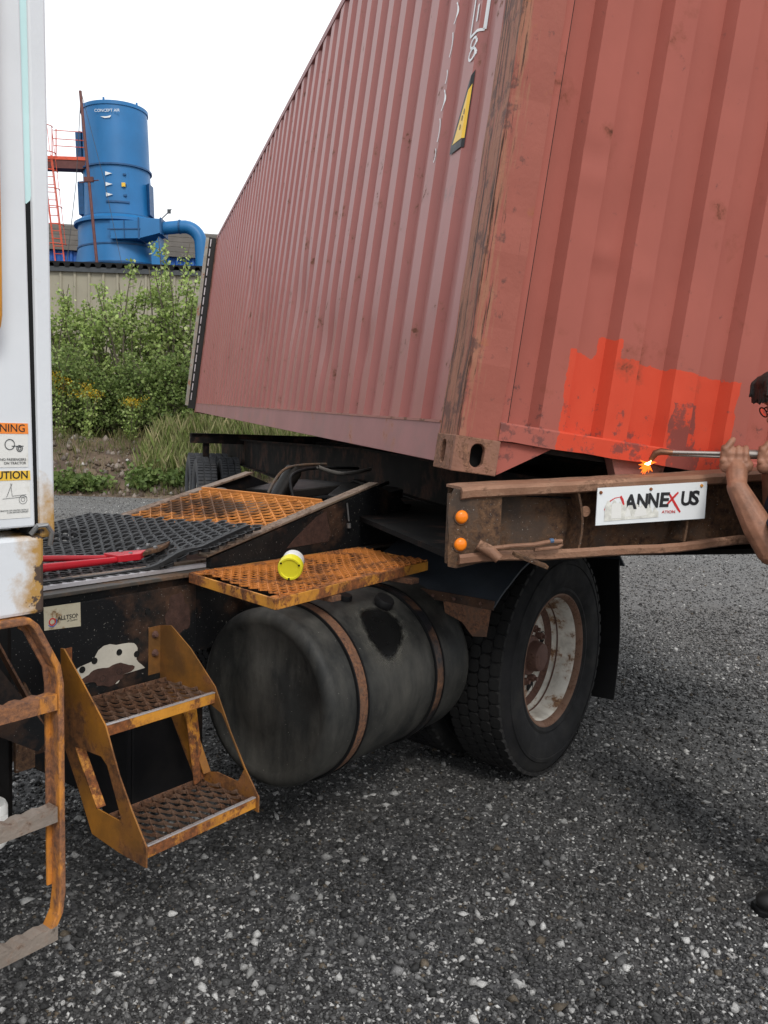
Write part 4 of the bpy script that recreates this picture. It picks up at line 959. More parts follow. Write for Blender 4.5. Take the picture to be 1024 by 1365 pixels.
# ramps: side webs, flanges, grating
zr = lambda s: 1.05+.228*(s+1.38)
for t0, t1, m in ((.405,.43,M['black']),(-.43,-.405,M['black_plain'])):
    b = MB(); b.prism([P_(-1.38,t0,.998),P_(-1.38,t0,1.035),P_(-.37,t0,1.268),P_(-.2,t0,1.21),P_(.0,t0,1.06),P_(.06,t0,.998)],(0,-(t1-t0),0)); rw = b.build('ramp_web', m, TK, bevel=.002)
    b = MB(); tm = (t0+t1)/2+(-.012 if t0 > 0 else .012)
    b.flat([P_(-1.40,tm,1.045),P_(-.37,tm,1.278)],.055,.01,(0,1,0)); b.build('ramp_flange', M['worn_edge'], rw, bevel=.002)
b = MB(); b.prism([P_(-.975,.4305,1.035),P_(-.72,.4305,1.04),P_(-.70,.4305,1.07),P_(-.735,.4305,1.172),P_(-.80,.4305,1.15),P_(-.93,.4305,1.07)],(0,-.0012,0)); b.build('rust_patch', M['rustcore'], TK)
b = MB(); b.tube([P_(-.60,.436,1.20),P_(-.585,.437,1.12)],.004,6); b.tube([P_(-.585,.437,1.11),P_(-.582,.437,1.09)],.009,8); b.build('ramp_hook', M['chrome'], TK)
b = MB(); diamond_grating(b,-1.22,-.70,-.385,.375,.058,.036,.009,.008,lambda x,y: zr(x)-.004,.0008,.3)
b.build('ramp_grating', M['ramp_grate'], TK, kind='stuff')
b = MB(); b.flat([P_(-.70,-.385,zr(-.7)-.008),P_(-.70,.375,zr(-.7)-.008)],.012,.04,(1,0,.2)); b.flat([P_(-1.0,-.385,zr(-1)-.03),P_(-1.0,.375,zr(-1)-.03)],.04,.008,(1,0,.2)); b.build('ramp_cross_bar', M['ramp_grate'], TK)
b = MB(); pbox(b,-1.33,-.3,-.40,.40,.94,.975); b.build('ramp_floor', M['rustcore'], TK)
# gear between the ramps: plate, fifth wheel, air lines
b = MB(); b.prism([P_(-.66,-.39,1.10),P_(-.46,-.39,1.16),P_(-.46,-.1,1.16),P_(-.66,-.1,1.10)],(0,0,.012)); b.build('gear_cover', M['rail_top'], TK, bevel=.002)
b = MB(); b.prism([P_(-.42,-.38,1.20),P_(-.1,-.38,1.24),P_(-.02,-.28,1.24),P_(-.02,.28,1.24),P_(-.1,.38,1.24),P_(-.42,.38,1.20),P_(-.36,.12,1.205),P_(-.12,.0,1.235),P_(-.36,-.12,1.205)],(0,0,-.045)); b.build('fifth_wheel_plate', M['greasy'], TK, bevel=.006)
b = MB(); pbox(b,-.3,.1,-.3,.3,1.0,1.15); pbox(b,-.36,-.3,-.12,.12,1.0,1.12); b.build('fifth_wheel_pedestal', M['greasy'], TK, bevel=.01)
b = MB(); b.tube([P_(-.34,-.12,1.02),P_(-.5,-.14,1.1),P_(-.3,-.16,1.3)],.045,12); b.tube([P_(-.44,.08,1.0),P_(-.36,.08,1.16)],.05,14); b.build('lift_cylinder', M['greasy'], TK, smooth=True)
def hose(pts, r, m, name='air_hose'):
    cu = bpy.data.curves.new(name,'CURVE'); cu.dimensions = '3D'; sp_ = cu.splines.new('NURBS'); sp_.points.add(len(pts)-1)
    for p, q in zip(sp_.points, pts): p.co = (*P_(*q),1)
    sp_.use_endpoint_u = True; sp_.order_u = 3; cu.bevel_depth = r; cu.bevel_resolution = 2; cu.resolution_u = 6; cu.materials.append(m)
    o = bpy.data.objects.new(name, cu); COL.objects.link(o); me = to_mesh(o, name); me.polygons.foreach_set('use_smooth',[True]*len(me.polygons)); o = bpy.data.objects.new(name, me); COL.objects.link(o); o.parent = TK; return o
hose([(-.66,-.3,1.12),(-.70,-.33,1.18),(-.66,-.33,1.215),(-.60,-.30,1.2),(-.58,-.28,1.15)],.008,M['dullhose'])
hose([(-.52,-.12,1.20),(-.46,-.12,1.30),(-.3,-.14,1.335),(-.05,-.16,1.33)],.007,M['rail_top'])
hose([(-.5,.05,1.14),(-.49,-.02,1.26),(-.42,-.04,1.31),(-.2,-.05,1.325),(.1,-.06,1.31)],.008,M['seal'])
hose([(-.3,0,1.33),(-.22,.02,1.30),(-.1,.04,1.29),(.1,.02,1.31)],.010,M['dullhose'])
hose([(-.55,.22,1.16),(-.4,.3,1.19),(-.2,.28,1.24),(-.05,.25,1.26)],.009,M['seal'])
hose([(-.60,.30,1.17),(-.45,.33,1.20),(-.3,.36,1.235)],.007,M['dullhose'])
# wheels
def hexblock():
    w_, l_, h_ = .0236, .0262, .0155
    pts = [(-w_,-l_*.74),(-w_*.5,-l_),(w_*.5,-l_),(w_,-l_*.74),(w_,l_*.74),(w_*.5,l_),(-w_*.5,l_),(-w_,l_*.74)]
    b = MB(); b.add([(x,y,0) for x,y in pts]+[(x*.965,y*.965,h_) for x,y in pts],[tuple(range(8,16))]+[(i,(i+1)%8,8+(i+1)%8,8+i) for i in range(8)]); return b
hb = hexblock().mesh('tread_block'); hb.materials.append(M['rubber'])
def tyre(name, t):
    b = MB(); b.lathe([(.29,-.105),(.30,-.12),(.318,-.13),(.33,-.128),(.36,-.140),(.42,-.143),(.435,-.1415),(.438,-.146),(.452,-.143),(.455,-.138),(.475,-.130),(.492,-.124),(.503,-.116),(.505,-.105),(.505,.116),(.492,.124),(.46,.137),(.40,.142),(.34,.132),(.30,.12),(.29,.105)],120)
    o = b.build(name, M['rubber'], TK, smooth=True, auto=24); o.location = (0.0,-t,.52); return o
wh = tyre('wheel', 1.06); wi = tyre('inner_wheel', .70)
for row in range(5):
    y = -.0985+row*.0492
    for i in range(56):
        a = math.tau*(i+(.5 if row % 2 else 0))/56
        o = bpy.data.objects.new('tread_block', hb); COL.objects.link(o); o.parent = wh
        # z axis radial, y axis tangential, x axis along the axle
        rad = Vector((math.cos(a),0,math.sin(a))); tan = Vector((-math.sin(a),0,math.cos(a))); o.matrix_local = frame(rad*(.504 if abs(y) < .09 else .501)+Vector((0,y,0)), Vector((0,1,0)), tan, Vector((0,1,0)).cross(tan))
b = MB()
for row in range(5):
    y = -.0985+row*.0492
    for i in range(56):
        a = math.tau*(i+(.5 if row % 2 else 0))/56; rad = Vector((math.cos(a),0,math.sin(a))); tan = Vector((-math.sin(a),0,math.cos(a))); X = Vector((0,1,0)); Zz = X.cross(tan)
        b.add([rad*.503+Vector((0,y,0))+X*v.co.x+tan*v.co.y+Zz*v.co.z for v in hb.vertices],[tuple(p.vertices) for p in hb.polygons])
b.build('tread', M['rubber'], wi, kind='stuff')
b = MB(); b.cur = 1; b.lathe([(.285,-.104),(.305,-.112),(.307,-.120),(.296,-.122),(.284,-.112),(.279,-.094)],72); b.cur = 0
b.lathe([(.279,-.094),(.272,-.082),(.266,-.04),(.262,.0),(.252,.012),(.244,.03),(.232,.044),(.205,.052),(.175,.046),(.15,.03),(.12,.024),(0,.024)],72)
rim = b.build('rim', [M['rim'],M['rim_rust']], wh, smooth=True, auto=40)
b = MB(); b.lathe([(.268,-.05),(.2635,-.012),(.2605,-.004)],72); b.lathe([(.249,.016),(.2395,.034),(.2305,.0425)],72); b.build('rim_groove', M['hub'], wh, smooth=True)
b = MB(); b.lathe([(0,-.062),(.05,-.062),(.062,-.056),(.068,-.04),(.07,-.01),(.088,-.006),(.092,.0),(.095,.024)],36); b.build('hub', M['hub'], wh, smooth=True, auto=30)
def nut():
    b = MB(); b.lathe([(0,-.03),(.016,-.03),(.018,-.026),(.018,0),(.022,.001)],6); b.lathe([(0,-.044),(.009,-.044),(.009,-.03)],10); return b
nm = nut().mesh('lug_nut'); nm.materials.append(M['hub'])
for i in range(10):
    a = math.tau*i/10; o = bpy.data.objects.new('lug_nut', nm); COL.objects.link(o); o.parent = wh; o.location = (.122*math.cos(a),.022,.122*math.sin(a))
for i in range(8):
    a = math.tau*(i+.5)/10; 
for i in range(5):
    a = math.tau*(i)/5+.2; b = MB(); b.lathe([(0,0),(.027,0),(.03,-.004)],20); o = b.build('hand_hole', M['void'], wh); o.location = (.203*math.cos(a),.0475,.203*math.sin(a))
b = MB(); b.tube([P_(0,.9,.52),P_(0,-.9,.52)],.075,16); b.build('axle', M['black_plain'], TK)
# far side duals
for t in (-.70,-1.06):
    c = wi.copy(); COL.objects.link(c); c.parent = TK; c.location = (0,-t,.52); c.name = 'inner_wheel'
    for ch in list(wi.children):
        d = ch.copy(); COL.objects.link(d); d.parent = c
# fender, bracket, flap
fp = [(-.655,.865),(-.60,.905),(-.45,.985),(-.28,1.045),(-.08,1.085),(.15,1.09),(.40,1.05),(.58,.96),(.68,.88)]
b = MB(); b.flat([P_(s,.88,z) for s,z in fp],.68,.008,(0,1,0)); fd = b.build('fender', M['fender'], TK, smooth=True, auto=40)
b = MB(); b.prism([P_(-.664,.86,.895),P_(-.664,1.225,.893),P_(-.670,1.225,.855),P_(-.670,.86,.86)],(.006,0,0)); br = b.build('fender_bracket', M['black'], TK, bevel=.002)
b = MB(); b.prism([P_(-.672,1.0,.86),P_(-.672,1.215,.856),P_(-.672,1.20,.75),P_(-.672,1.14,.742),P_(-.672,1.09,.79),P_(-.672,1.01,.815)],(.004,0,0)); b.build('bracket_flap', M['strap'], TK)
for t in (.95,1.05,1.17):
    b = MB(); b.lathe([(0,-.006),(.006,-.005),(.007,0)],10,c=(-.671,-t,.876),axis='x'); b.build('rivet', M['hub'], br)
vs = []
for j in range(11):
    z = .18+.87*j/10
    for i in range(7):
        t = .55+.66*i/6; vs.append((.665+.03*math.sin(j*.5)+.012*math.sin(i*1.2+j*.3),-t,z))
b = MB(); b.add(vs,[(j*7+i,j*7+i+1,(j+1)*7+i+1,(j+1)*7+i) for j in range(10) for i in range(6)]); mf = b.build('mud_flap', M['seal'], TK); sm = mf.modifiers.new('solid','SOLIDIFY'); sm.thickness = .01
# fuel tank
TS0, TS1, TT, TZ_, TRr = -1.45, -.57, .785, .60, .31
prof = [(0,TS0-.004),(.118,TS0-.006),(.128,TS0-.001),(.25,TS0+.002),(.258,TS0-.003),(.274,TS0-.007),(.288,TS0-.003),(.300,TS0+.005),(.307,TS0+.015),(TRr,TS0+.028),(TRr,TS1-.065),(.302,TS1-.032),(.285,TS1-.01),(.25,TS1),(0,TS1+.01)]
b = MB(); b.lathe(prof,96,c=(0,-TT,TZ_),axis='x'); tk = b.build('fuel_tank', M['tank'], TK, smooth=True, auto=40)
for s in (-1.30,-.83):
    b = MB(); b.lathe([(TRr+.001,s-.024),(TRr+.006,s-.024),(TRr+.006,s+.024),(TRr+.001,s+.024)],96,c=(0,-TT,TZ_),axis='x',closed=True); b.build('tank_strap', M['strap'] if s < -1 else M['strap_black'], tk)
    b = MB()
    for q in (-.027,.027): b.lathe([(TRr+.001,s+q-.003),(TRr+.010,s+q-.003),(TRr+.010,s+q+.003),(TRr+.001,s+q+.003)],96,c=(0,-TT,TZ_),axis='x',closed=True)
    b.build('strap_rubber', M['seal'], tk)
b = MB(); b.lathe([(0,.345),(.034,.345),(.038,.338),(.038,.322),(.031,.320),(.031,.30)],28,c=(0,0,0),axis='z')
fc = b.build('filler_cap', M['seal'], tk, smooth=True, auto=30)
ang = R(27); fc.matrix_local = Matrix.Translation((-.98,-TT,TZ_)) @ Matrix.Rotation(ang,4,'X')
b = MB(); b.lathe([(0,.328),(.028,.328),(.03,.322),(.03,.30)],24,axis='z'); fc2 = b.build('vent_cap', M['seal'], tk, smooth=True, auto=30); fc2.matrix_local = Matrix.Translation((-1.1,-TT,TZ_)) @ Matrix.Rotation(R(10),4,'X')
# oil spill below the filler: dark glossy stain lying on the shell
M['oil'] = mat('wet oil stain', (.006,.006,.006), .3, var=.2, bump=.05)
M['dust_ring'] = mat('pale dust on tank', (.07,.068,.06), .8, var=.3, vscale=20)
def tank_patch(name, pts, r, m):
    vs = [(-.98+u, -TT-r*math.sin(v), TZ_+r*math.cos(v)) for u,v in pts]; cu_, cv_ = sum(p[0] for p in pts)/len(pts), sum(p[1] for p in pts)/len(pts)
    rings = 8; V = []; n = len(pts)
    for k_ in range(rings+1):
        q = k_/rings
        for (u,v) in pts:
            uu, vv = cu_+(u-cu_)*q, cv_+(v-cv_)*q; V.append((-.98+uu,-TT-r*math.sin(vv),TZ_+r*math.cos(vv)))
    b = MB(); b.add(V,[(k_*n+i,k_*n+(i+1)%n,(k_+1)*n+(i+1)%n,(k_+1)*n+i) for k_ in range(rings) for i in range(n)]); return b.build(name, m, tk, smooth=True)
def spill(k_, seed):
    r = random.Random(seed); out = []
    for i in range(48):
        a = math.tau*i/48; rad = 1+.04*math.sin(3*a+seed)+.03*math.sin(5*a)+r.uniform(-.025,.025)
        u = .10*k_*rad*math.cos(a)-.022*math.sin(a); v = .80+.34*k_*rad*math.sin(a); out.append((u-.10,v))
    return out
fm = bpy.data.materials.new('faded dust halo'); fm.use_nodes = True; nt = fm.node_tree; pb = nt.nodes['Principled BSDF']
at = N(nt,'ShaderNodeAttribute'); at.attribute_name = 'fade'; tcf = N(nt,'ShaderNodeTexCoord')
pb.inputs['Base Color'].default_value = (.1,.095,.08,1); pb.inputs['Roughness'].default_value = .8
nt.links.new(_math(nt,'MULTIPLY', _math(nt,'MULTIPLY',at.outputs['Fac'],.9), _ramp(nt,_noise(nt,tcf.outputs['Object'],22,9,.7),.38,.62)), pb.inputs['Alpha'])
du = tank_patch('dust_halo', spill(1.6,2), TRr+.0010, fm)
fa = du.data.attributes.new('fade','FLOAT','POINT'); fa.data.foreach_set('value',[max(0,min(1,(1-(i//48)/8)*2.2)) for i in range(len(du.data.vertices))])
pb2 = M['oil'].node_tree.nodes['Principled BSDF']; nt2 = M['oil'].node_tree; at2 = N(nt2,'ShaderNodeAttribute'); at2.attribute_name = 'fade'
tc2 = N(nt2,'ShaderNodeTexCoord'); nt2.links.new(_ramp(nt2,_math(nt2,'ADD',at2.outputs['Fac'],_math(nt2,'MULTIPLY',_noise(nt2,tc2.outputs['Object'],40,6,.7),.35)),.22,.42), pb2.inputs['Alpha'])
os_ = tank_patch('oil_stain', spill(1.12,2), TRr+.0018, M['oil'])
fa2 = os_.data.attributes.new('fade','FLOAT','POINT'); fa2.data.foreach_set('value',[1-(i//48)/8 for i in range(len(os_.data.vertices))])
# platform above the tank
def warp(mb):
    c00, c01, c11, c10 = (-1.50,.465), (-1.605,.99), (-.625,.895), (-.545,.46)      # back-left, front-left, front-right, back-right seen from the yard
    for i,(x,y,z) in enumerate(mb.v):
        u = (x+1.6)/1.03; v = (-y-.465)/.52
        S_ = (c00[0]*(1-u)+c10[0]*u)*(1-v)+(c01[0]*(1-u)+c11[0]*u)*v; T_ = (c00[1]*(1-u)+c10[1]*u)*(1-v)+(c01[1]*(1-u)+c11[1]*u)*v
        mb.v[i] = (S_,-T_,z)
b = MB(); diamond_grating(b,-1.585,-.575,-.975,-.475,.048,.028,.0080,.0055,lambda x,y:.997+.004*math.sin(x*7)+.003*math.sin(y*19),.001,.5); warp(b); b.build('platform_grating', M['orange_grate'], TK, kind='stuff')
pf = MB(); pf.flat([P_(-1.61,.465,.985),P_(-1.615,.985,.985)],.036,.008,(0,0,1)); pf.flat([P_(-1.615,.985,.985),P_(-.585,.985,.985)],.036,.008,(0,0,1)); pf.flat([P_(-.585,.985,.985),P_(-.565,.465,.985)],.036,.008,(0,0,1)); pf.flat([P_(-1.60,.465,.985),P_(-.565,.465,.985)],.036,.01,(0,0,1))
warp(pf); pf.build('platform_frame', M['yellow'], TK, bevel=.002)
b = MB(); b.flat([P_(-1.6,.955,.9985),P_(-.58,.955,.9985)],.03,.004,(0,1,0)); b.flat([P_(-1.6,.49,1.0),P_(-.57,.49,1.0)],.04,.006,(0,1,0)); warp(b); b.build('platform_trim', M['orange_grate'], TK)
for s in (-1.30,-.83):
    b = MB(); b.flat([P_(s,.43,.955),P_(s,.97,.955)],.05,.02,(1,0,0)); b.build('platform_bracket', M['strap'], TK, bevel=.002)
# boarding steps
SA, SB = -2.05, -1.62
outL = [(.512,.84),(.53,.84),(.62,.76),(.735,.652),(.80,.52),(.86,.43),(.925,.345),(.925,.285),(.80,.29),(.672,.305),(.60,.43),(.53,.54)]
holL = [(.585,.552),(.715,.555),(.745,.535),(.812,.395),(.80,.385),(.695,.39)]
m2 = lambda s: (lambda p: (s,-p[0],p[1]))
def side_plate(s, outer, holes, m, nm='step_side'):
    return sheet_with_holes(nm, outer, holes, m2(s), (.005,0,0), m, TK, label=None)
ob = side_plate(SA, outL, [holL], M['yellow_clean'])
b = MB(); b.flat([P_(SA+.012,.592,.55),P_(SA+.012,.70,.392)],.03,.004,(1,0,0)); b.build('hole_lip', M['yellow'], ob)
b = MB(); b.prism([P_(SA+.005,.512,.835),P_(SA+.04,.512,.835),P_(SA+.04,.512,.70),P_(SA+.005,.512,.70)],(0,.004,0)); b.build('mount_flange', M['yellow'], ob)
outR = [(.446,.828),(.50,.836),(.60,.775),(.724,.668),(.80,.535),(.87,.43),(.935,.35),(.935,.30),(.72,.318),(.636,.322),(.57,.42),(.505,.52),(.446,.64)]
holR = [(.60,.575),(.74,.60),(.775,.575),(.868,.42),(.83,.37),(.745,.385),(.71,.375)]
ob2 = side_plate(SB, outR, [[(.585,.57),(.69,.61),(.76,.585),(.868,.425),(.84,.375),(.74,.38),(.70,.37)]], M['yellow_clean'])
b = MB(); b.prism([P_(SB+.0,.446,.828),P_(SB-.05,.446,.828),P_(SB-.05,.446,.66),P_(SB+.0,.446,.66)],(0,.004,0)); fl = b.build('mount_flange', M['yellow_clean'], ob2)
b = MB(); b.flat([P_(SB-.006,.585,.57),P_(SB-.006,.70,.368)],.03,.004,(1,0,0)); b.build('hole_lip', M['yellow_clean'], ob2)
for z in (.80,.735):
    b = MB(); b.lathe([(0,-.012),(.008,-.011),(.010,-.007),(.012,-.003),(.014,0)],8,c=(SB-.025,-.4485,z)); b.build('bolt', M['hub'], fl)
b = MB(); b.flat([P_(SB-.03,.64,.60),P_(SB-.03,.69,.345)],.06,.006,(1,.35,0)); b.build('step_brace', M['yellow'], TK)
def tread_unit(t0, t1, z, frontlip):
    g_ = MB(); diamond_grating(g_,SA+.008,SB-.003,-(t1-.006),-(t0+.004),.043,.042,.014,.006,lambda x,y:z-.012,.0006,.5,10)
    o = g_.build('step_tread', M['tread'], TK, smooth=True, auto=45, kind='stuff')
    b = MB(); b.box((SA+.006,-t1,z-frontlip),(SB-.001,-t1+.005,z)); b.build('tread_front', M['yellow'], o, bevel=.0015)
    b = MB(); b.box((SA+.006,-t1-.001,z-.003),(SB-.001,-t1+.012,z+.001)); b.build('tread_nosing', M['nosing'], o, bevel=.001)
    b = MB(); b.box((SA+.006,-t0-.004,z-.03),(SB-.001,-t0,z)); b.build('tread_back', M['strap'], o)
tread_unit(.475,.728,.650,.036); tread_unit(.675,.925,.348,.036)
# cab: door skin, pillar, glass strip, lower box
b = MB(); b.prism([P_(-4.3,1.20,1.315),P_(-2.549,1.20,1.315),P_(-2.589,1.20,2.9),P_(-4.3,1.20,2.9)],(0,.04,0)); b.build('cab_door', M['white'], TK, bevel=.004)
b = MB(); b.prism([P_(-2.537,1.197,1.29),P_(-2.5015,1.197,1.29),P_(-2.528,1.197,2.9),P_(-2.570,1.197,2.9)],(0,1.0,0)); b.build('cab_pillar', M['white_pillar'], TK, bevel=.006)
b = MB(); b.prism([P_(-2.56,1.191,1.30),P_(-2.534,1.191,1.30),P_(-2.550,1.191,1.975),P_(-2.58,1.191,1.975)],(0,.03,0)); b.build('door_seal', M['seal'], TK)
b = MB(); b.prism([P_(-2.59,1.1925,1.965),P_(-2.572,1.1925,1.955),P_(-2.56,1.1925,1.952),P_(-2.552,1.1925,1.96),P_(-2.546,1.1925,1.99),P_(-2.565,1.1925,2.9),P_(-2.60,1.1925,2.9)],(0,.005,0)); b.build('window_glass', M['glass'], TK)
b = MB(); pbox(b,-4.3,-2.55,.12,1.11,1.30,1.34); pbox(b,-4.3,-2.55,.12,1.11,2.86,2.92); pbox(b,-4.3,-4.26,.12,1.11,1.3,2.9); pbox(b,-4.3,-2.53,.12,.16,1.3,2.9); b.build('cab_shell', M['white'], TK)
b = MB(); pbox(b,-4.3,-2.532,.18,1.205,1.135,1.296); b.build('cab_base', M['white_box'], TK, bevel=.008)
b = MB(); pbox(b,-2.545,-2.512,.4,1.17,1.15,1.30); b.build('cab_mount', M['seal'], TK, bevel=.004)
b = MB(); b.tube([P_(-2.556,1.195,1.300),P_(-2.548,1.207,1.318),P_(-2.530,1.210,1.318),P_(-2.518,1.209,1.302),P_(-2.517,1.20,1.275)],.0055,8); b.build('door_latch', M['chrome'], TK)
# grab handle
b = MB(); b.tube([P_(-2.660,1.235,2.9),P_(-2.650,1.235,1.80)]+[P_(-2.650-.022*(1-math.cos(a)),1.235-.02*(1-math.cos(a)),1.725-.045*math.sin(a)) for a in (.0,.4,.8,1.2,1.57)]+[P_(-2.687,1.215,1.68)],.0125,14); b.build('grab_handle', M['handle'], TK, smooth=True)
# decals on the door
def decal(s0,s1,z0,z1,m,nm,par=None,dt=0):
    b = MB(); b.prism([P_(s0,1.2005+dt,z0),P_(s1,1.2005+dt,z0),P_(s1-.001,1.2005+dt,z1),P_(s0,1.2005+dt,z1)],(0,-.0006,0)); return b.build(nm, m, par or TK)
d1 = decal(-2.74,-2.5645,1.437,1.524,M['decal_white'],'warning_sticker')
decal(-2.74,-2.5645,1.503,1.524,M['decal_orange'],'sticker_header',d1,.0008)
text('lettering','WARNING',.0215,(-2.571,-1.2025,1.507),(1,0,0),(0,0,1),d1,M['ink'],align='RIGHT',extrude=.0001)
text('lettering','NO PASSENGERS\nON TRACTOR',.0072,(-2.570,-1.2022,1.450),(1,0,0),(0,0,1),d1,M['ink'],align='RIGHT',extrude=.0001)
b = MB()
def ring(mb, s, z, r, w_=.0008): mb.lathe([(r-w_,-1.2022),(r+w_,-1.2022)],20,c=(s,0,z))
ring(b,-2.5835,1.474,.006); ring(b,-2.5835,1.474,.003); ring(b,-2.604,1.482,.010); b.prism([P_(-2.60,1.2022,1.478),P_(-2.575,1.2022,1.478),P_(-2.575,1.2022,1.4795),P_(-2.60,1.2022,1.4795)],(0,-.0001,0)); b.build('pictogram', M['nightgrey'], d1)
d2 = decal(-2.74,-2.5605,1.335,1.430,M['decal_white'],'caution_sticker')
decal(-2.74,-2.5605,1.411,1.430,M['decal_yellow'],'sticker_header',d2,.0008)
text('lettering','CAUTION',.0215,(-2.5655,-1.2025,1.4145),(1,0,0),(0,0,1),d2,M['ink'],align='RIGHT',extrude=.0001,bold=.0003)
text('lettering','BE SURE BEACON OR LIGHTED VEHICLE\nIS ON BEFORE SUPPORT',.0042,(-2.5655,-1.2022,1.350),(1,0,0),(0,0,1),d2,M['nightgrey'],align='RIGHT',extrude=.0001)
b = MB(); ring(b,-2.577,1.372,.0085,.0004); ring(b,-2.577,1.372,.004,.0004)
for (s0,z0,s1,z1) in ((-2.62,1.375,-2.569,1.378),(-2.612,1.378,-2.600,1.405),(-2.603,1.405,-2.600,1.38),(-2.60,1.38,-2.57,1.382)):
    b.flat([P_(s0,1.2022,z0),P_(s1,1.2022,z1)],.0002,.0007,(0,1,0))
b.build('pictogram', M['nightgrey'], d2)
# cab ladder in the foreground
LDp = [(-2.68,1.128),(-2.575,1.126),(-2.560,1.112),(-2.512,1.02),(-2.505,.98),(-2.502,.52),(-2.508,.475),(-2.53,.435)]
b = MB(); b.flat([P_(s,1.205,z) for s,z in LDp],.034,.014,(0,1,0)); lad = b.build('cab_ladder', M['rusty_ladder'], TK, bevel=.003)
b = MB(); b.flat([P_(s,1.187,z) for s,z in [(-2.575,1.116),(-2.56,1.104),(-2.517,1.02),(-2.511,.98),(-2.508,.53)]],.005,.022,(0,1,0)); b.build('ladder_flange', M['rusty_ladder'], lad)
b = MB(); b.flat([P_(s,1.205,z) for s,z in [(-3.0,1.128),(-3.02,1.0),(-3.02,.5),(-3.0,.43)]],.034,.014,(0,1,0)); b.build('ladder_post', M['rusty_ladder'], lad)
for z in (.955,.71,.445):
    n = 40; vs = []
    for i in range(n+1):
        s = -3.02+.505*i/n; zt_ = z+.006*abs(math.sin(i*math.pi/3.2)); vs += [P_(s,1.222,z-.028),P_(s,1.188,z-.028),P_(s,1.188,zt_),P_(s,1.222,zt_)]
    b = MB(); b.add(vs,[(j*4+i,j*4+(i+1)%4,(j+1)*4+(i+1)%4,(j+1)*4+i) for j in range(n) for i in range(4)]+[(0,1,2,3),(4*n,4*n+3,4*n+2,4*n+1)]); b.build('rung', M['rung'] if z < .9 else M['rusty_ladder'], lad)
# clutter under the cab
b = MB(); b.flat([P_(-2.33,.62,.96),P_(-2.18,.62,.66)],.03,.006,(0,1,0)); b.build('diagonal_strut', M['strap'], TK)
b = MB(); b.prism([P_(-2.35,.7,.88),P_(-2.20,.7,.66),P_(-2.24,.7,.62),P_(-2.36,.7,.7)],(0,.006,0)); b.build('mount_bracket', M['black'], TK)
b = MB(); pbox(b,-3.0,-2.22,-.2,.55,.35,1.0); b.build('engine_block', M['greasy'], TK, bevel=.02)
b = MB(); b.prism([P_(-2.23,.56,.52),P_(-2.17,.56,.52),P_(-2.17,.56,.72),P_(-2.2,.56,.78),P_(-2.23,.56,.72)],(0,-.01,0)); b.build('drilled_plate', M['trailer'], TK)
b = MB(); b.lathe([(0,-.06),(.05,-.06),(.055,-.05),(.055,.05),(.05,.06),(0,.06)],24,c=(0,0,0),axis='z'); jg = b.build('fluid_bottle', M['bottle_white'], TK, smooth=True); jg.location = P_(-2.335,.60,.415)
b = MB(); b.box((-.03,-.0575,-.02),(.03,-.0555,.035)); b.build('bottle_label', M['decal_white'], jg)
text('lettering','MEL',.022,(.028,-.058,-.018),(0,0,1),(-1,0,0),jg,M['inkblue'],extrude=.0002)
b = MB(); b.tube([P_(-2.335,.60,.475),P_(-2.335,.58,.56)],.02,12); b.build('bottle_neck', M['seal'], TK)
# front axle wheel beneath the cab, so the truck stands on something
for t in (.95,-.95):
    c = wi.copy(); COL.objects.link(c); c.parent = TK; c.location = (-3.6,-t,.52); c.name = 'front_wheel'
    for ch in list(wi.children):
        d = ch.copy(); COL.objects.link(d); d.parent = c

# ------------------------------------------------------------------ rubber mat lying on the deck
MT = empty('rubber_mat', frame(TO,A,Yt,Vector((0,0,1))), 'black rubber ring mat with round holes draped over the tractor deck and ramp foot', 'mat')
def mat_z(s, t):
    sm = lambda x: (lambda q: q*q*(3-2*q))(min(1,max(0,x)))
    k1 = sm((s+1.52)/.16); base_ = 1.012*(1-k1)+(zr(s)+.014 if s > -1.40 else 1.06)*k1
    k2_ = sm((abs(t)-.26)/.10)*sm((s+1.60)/.16); fl_ = 1.062+.228*max(0,s+1.40); base_ = max(base_, base_*(1-k2_)+fl_*k2_)
    far = .028*math.exp(-((t+.5)/.22)**2)
    return base_+.010+.008*math.sin(s*5.2+t*3)+.007*math.sin(t*9+s*2)+far*max(0,math.sin((s+2.6)*2.2))
pit = .043; rows = 46; ROW = pit*.866; V = []; Fc = []
smin, smax, tmin, tmax = -2.6, -1.15, -.56, .372
j = 0; t = tmin
while t < tmax:
    s = smin+(pit/2 if j % 2 else 0)
    lim = smax+.05*math.sin(t*4)-.04*(t > .2)
    while s < lim:
        o0 = len(V)
        for k2 in range(12):
            a = math.tau*k2/12+math.pi/12; 
            # boundary of the hexagonal cell in this direction
            aa = (a % (math.pi/3))-math.pi/6; rb = pit/2/math.cos(aa)
            for rad_, dz in ((rb,0),(.0150,-.001),(.0145,-.015)):
                V.append((s+rad_*math.cos(a), t+rad_*math.sin(a), dz))
        for k2 in range(12):
            k3 = (k2+1) % 12
            Fc.append((o0+3*k2,o0+3*k3,o0+3*k3+1,o0+3*k2+1)); Fc.append((o0+3*k2+1,o0+3*k3+1,o0+3*k3+2,o0+3*k2+2))
        s += pit
    t += ROW; j += 1
tw_ = lambda s,t: t*(1+.20*min(1,max(0,(s+1.62)/.2))) if t > 0 else t
V = [(s, -tw_(s,t), mat_z(s,tw_(s,t))+dz+.0015*math.cos(math.tau*s/pit)) for s,t,dz in V]
b = MB(); b.add(V, Fc); b.build('ring_sheet', M['mat'], MT)
b = MB(); n = 60; 
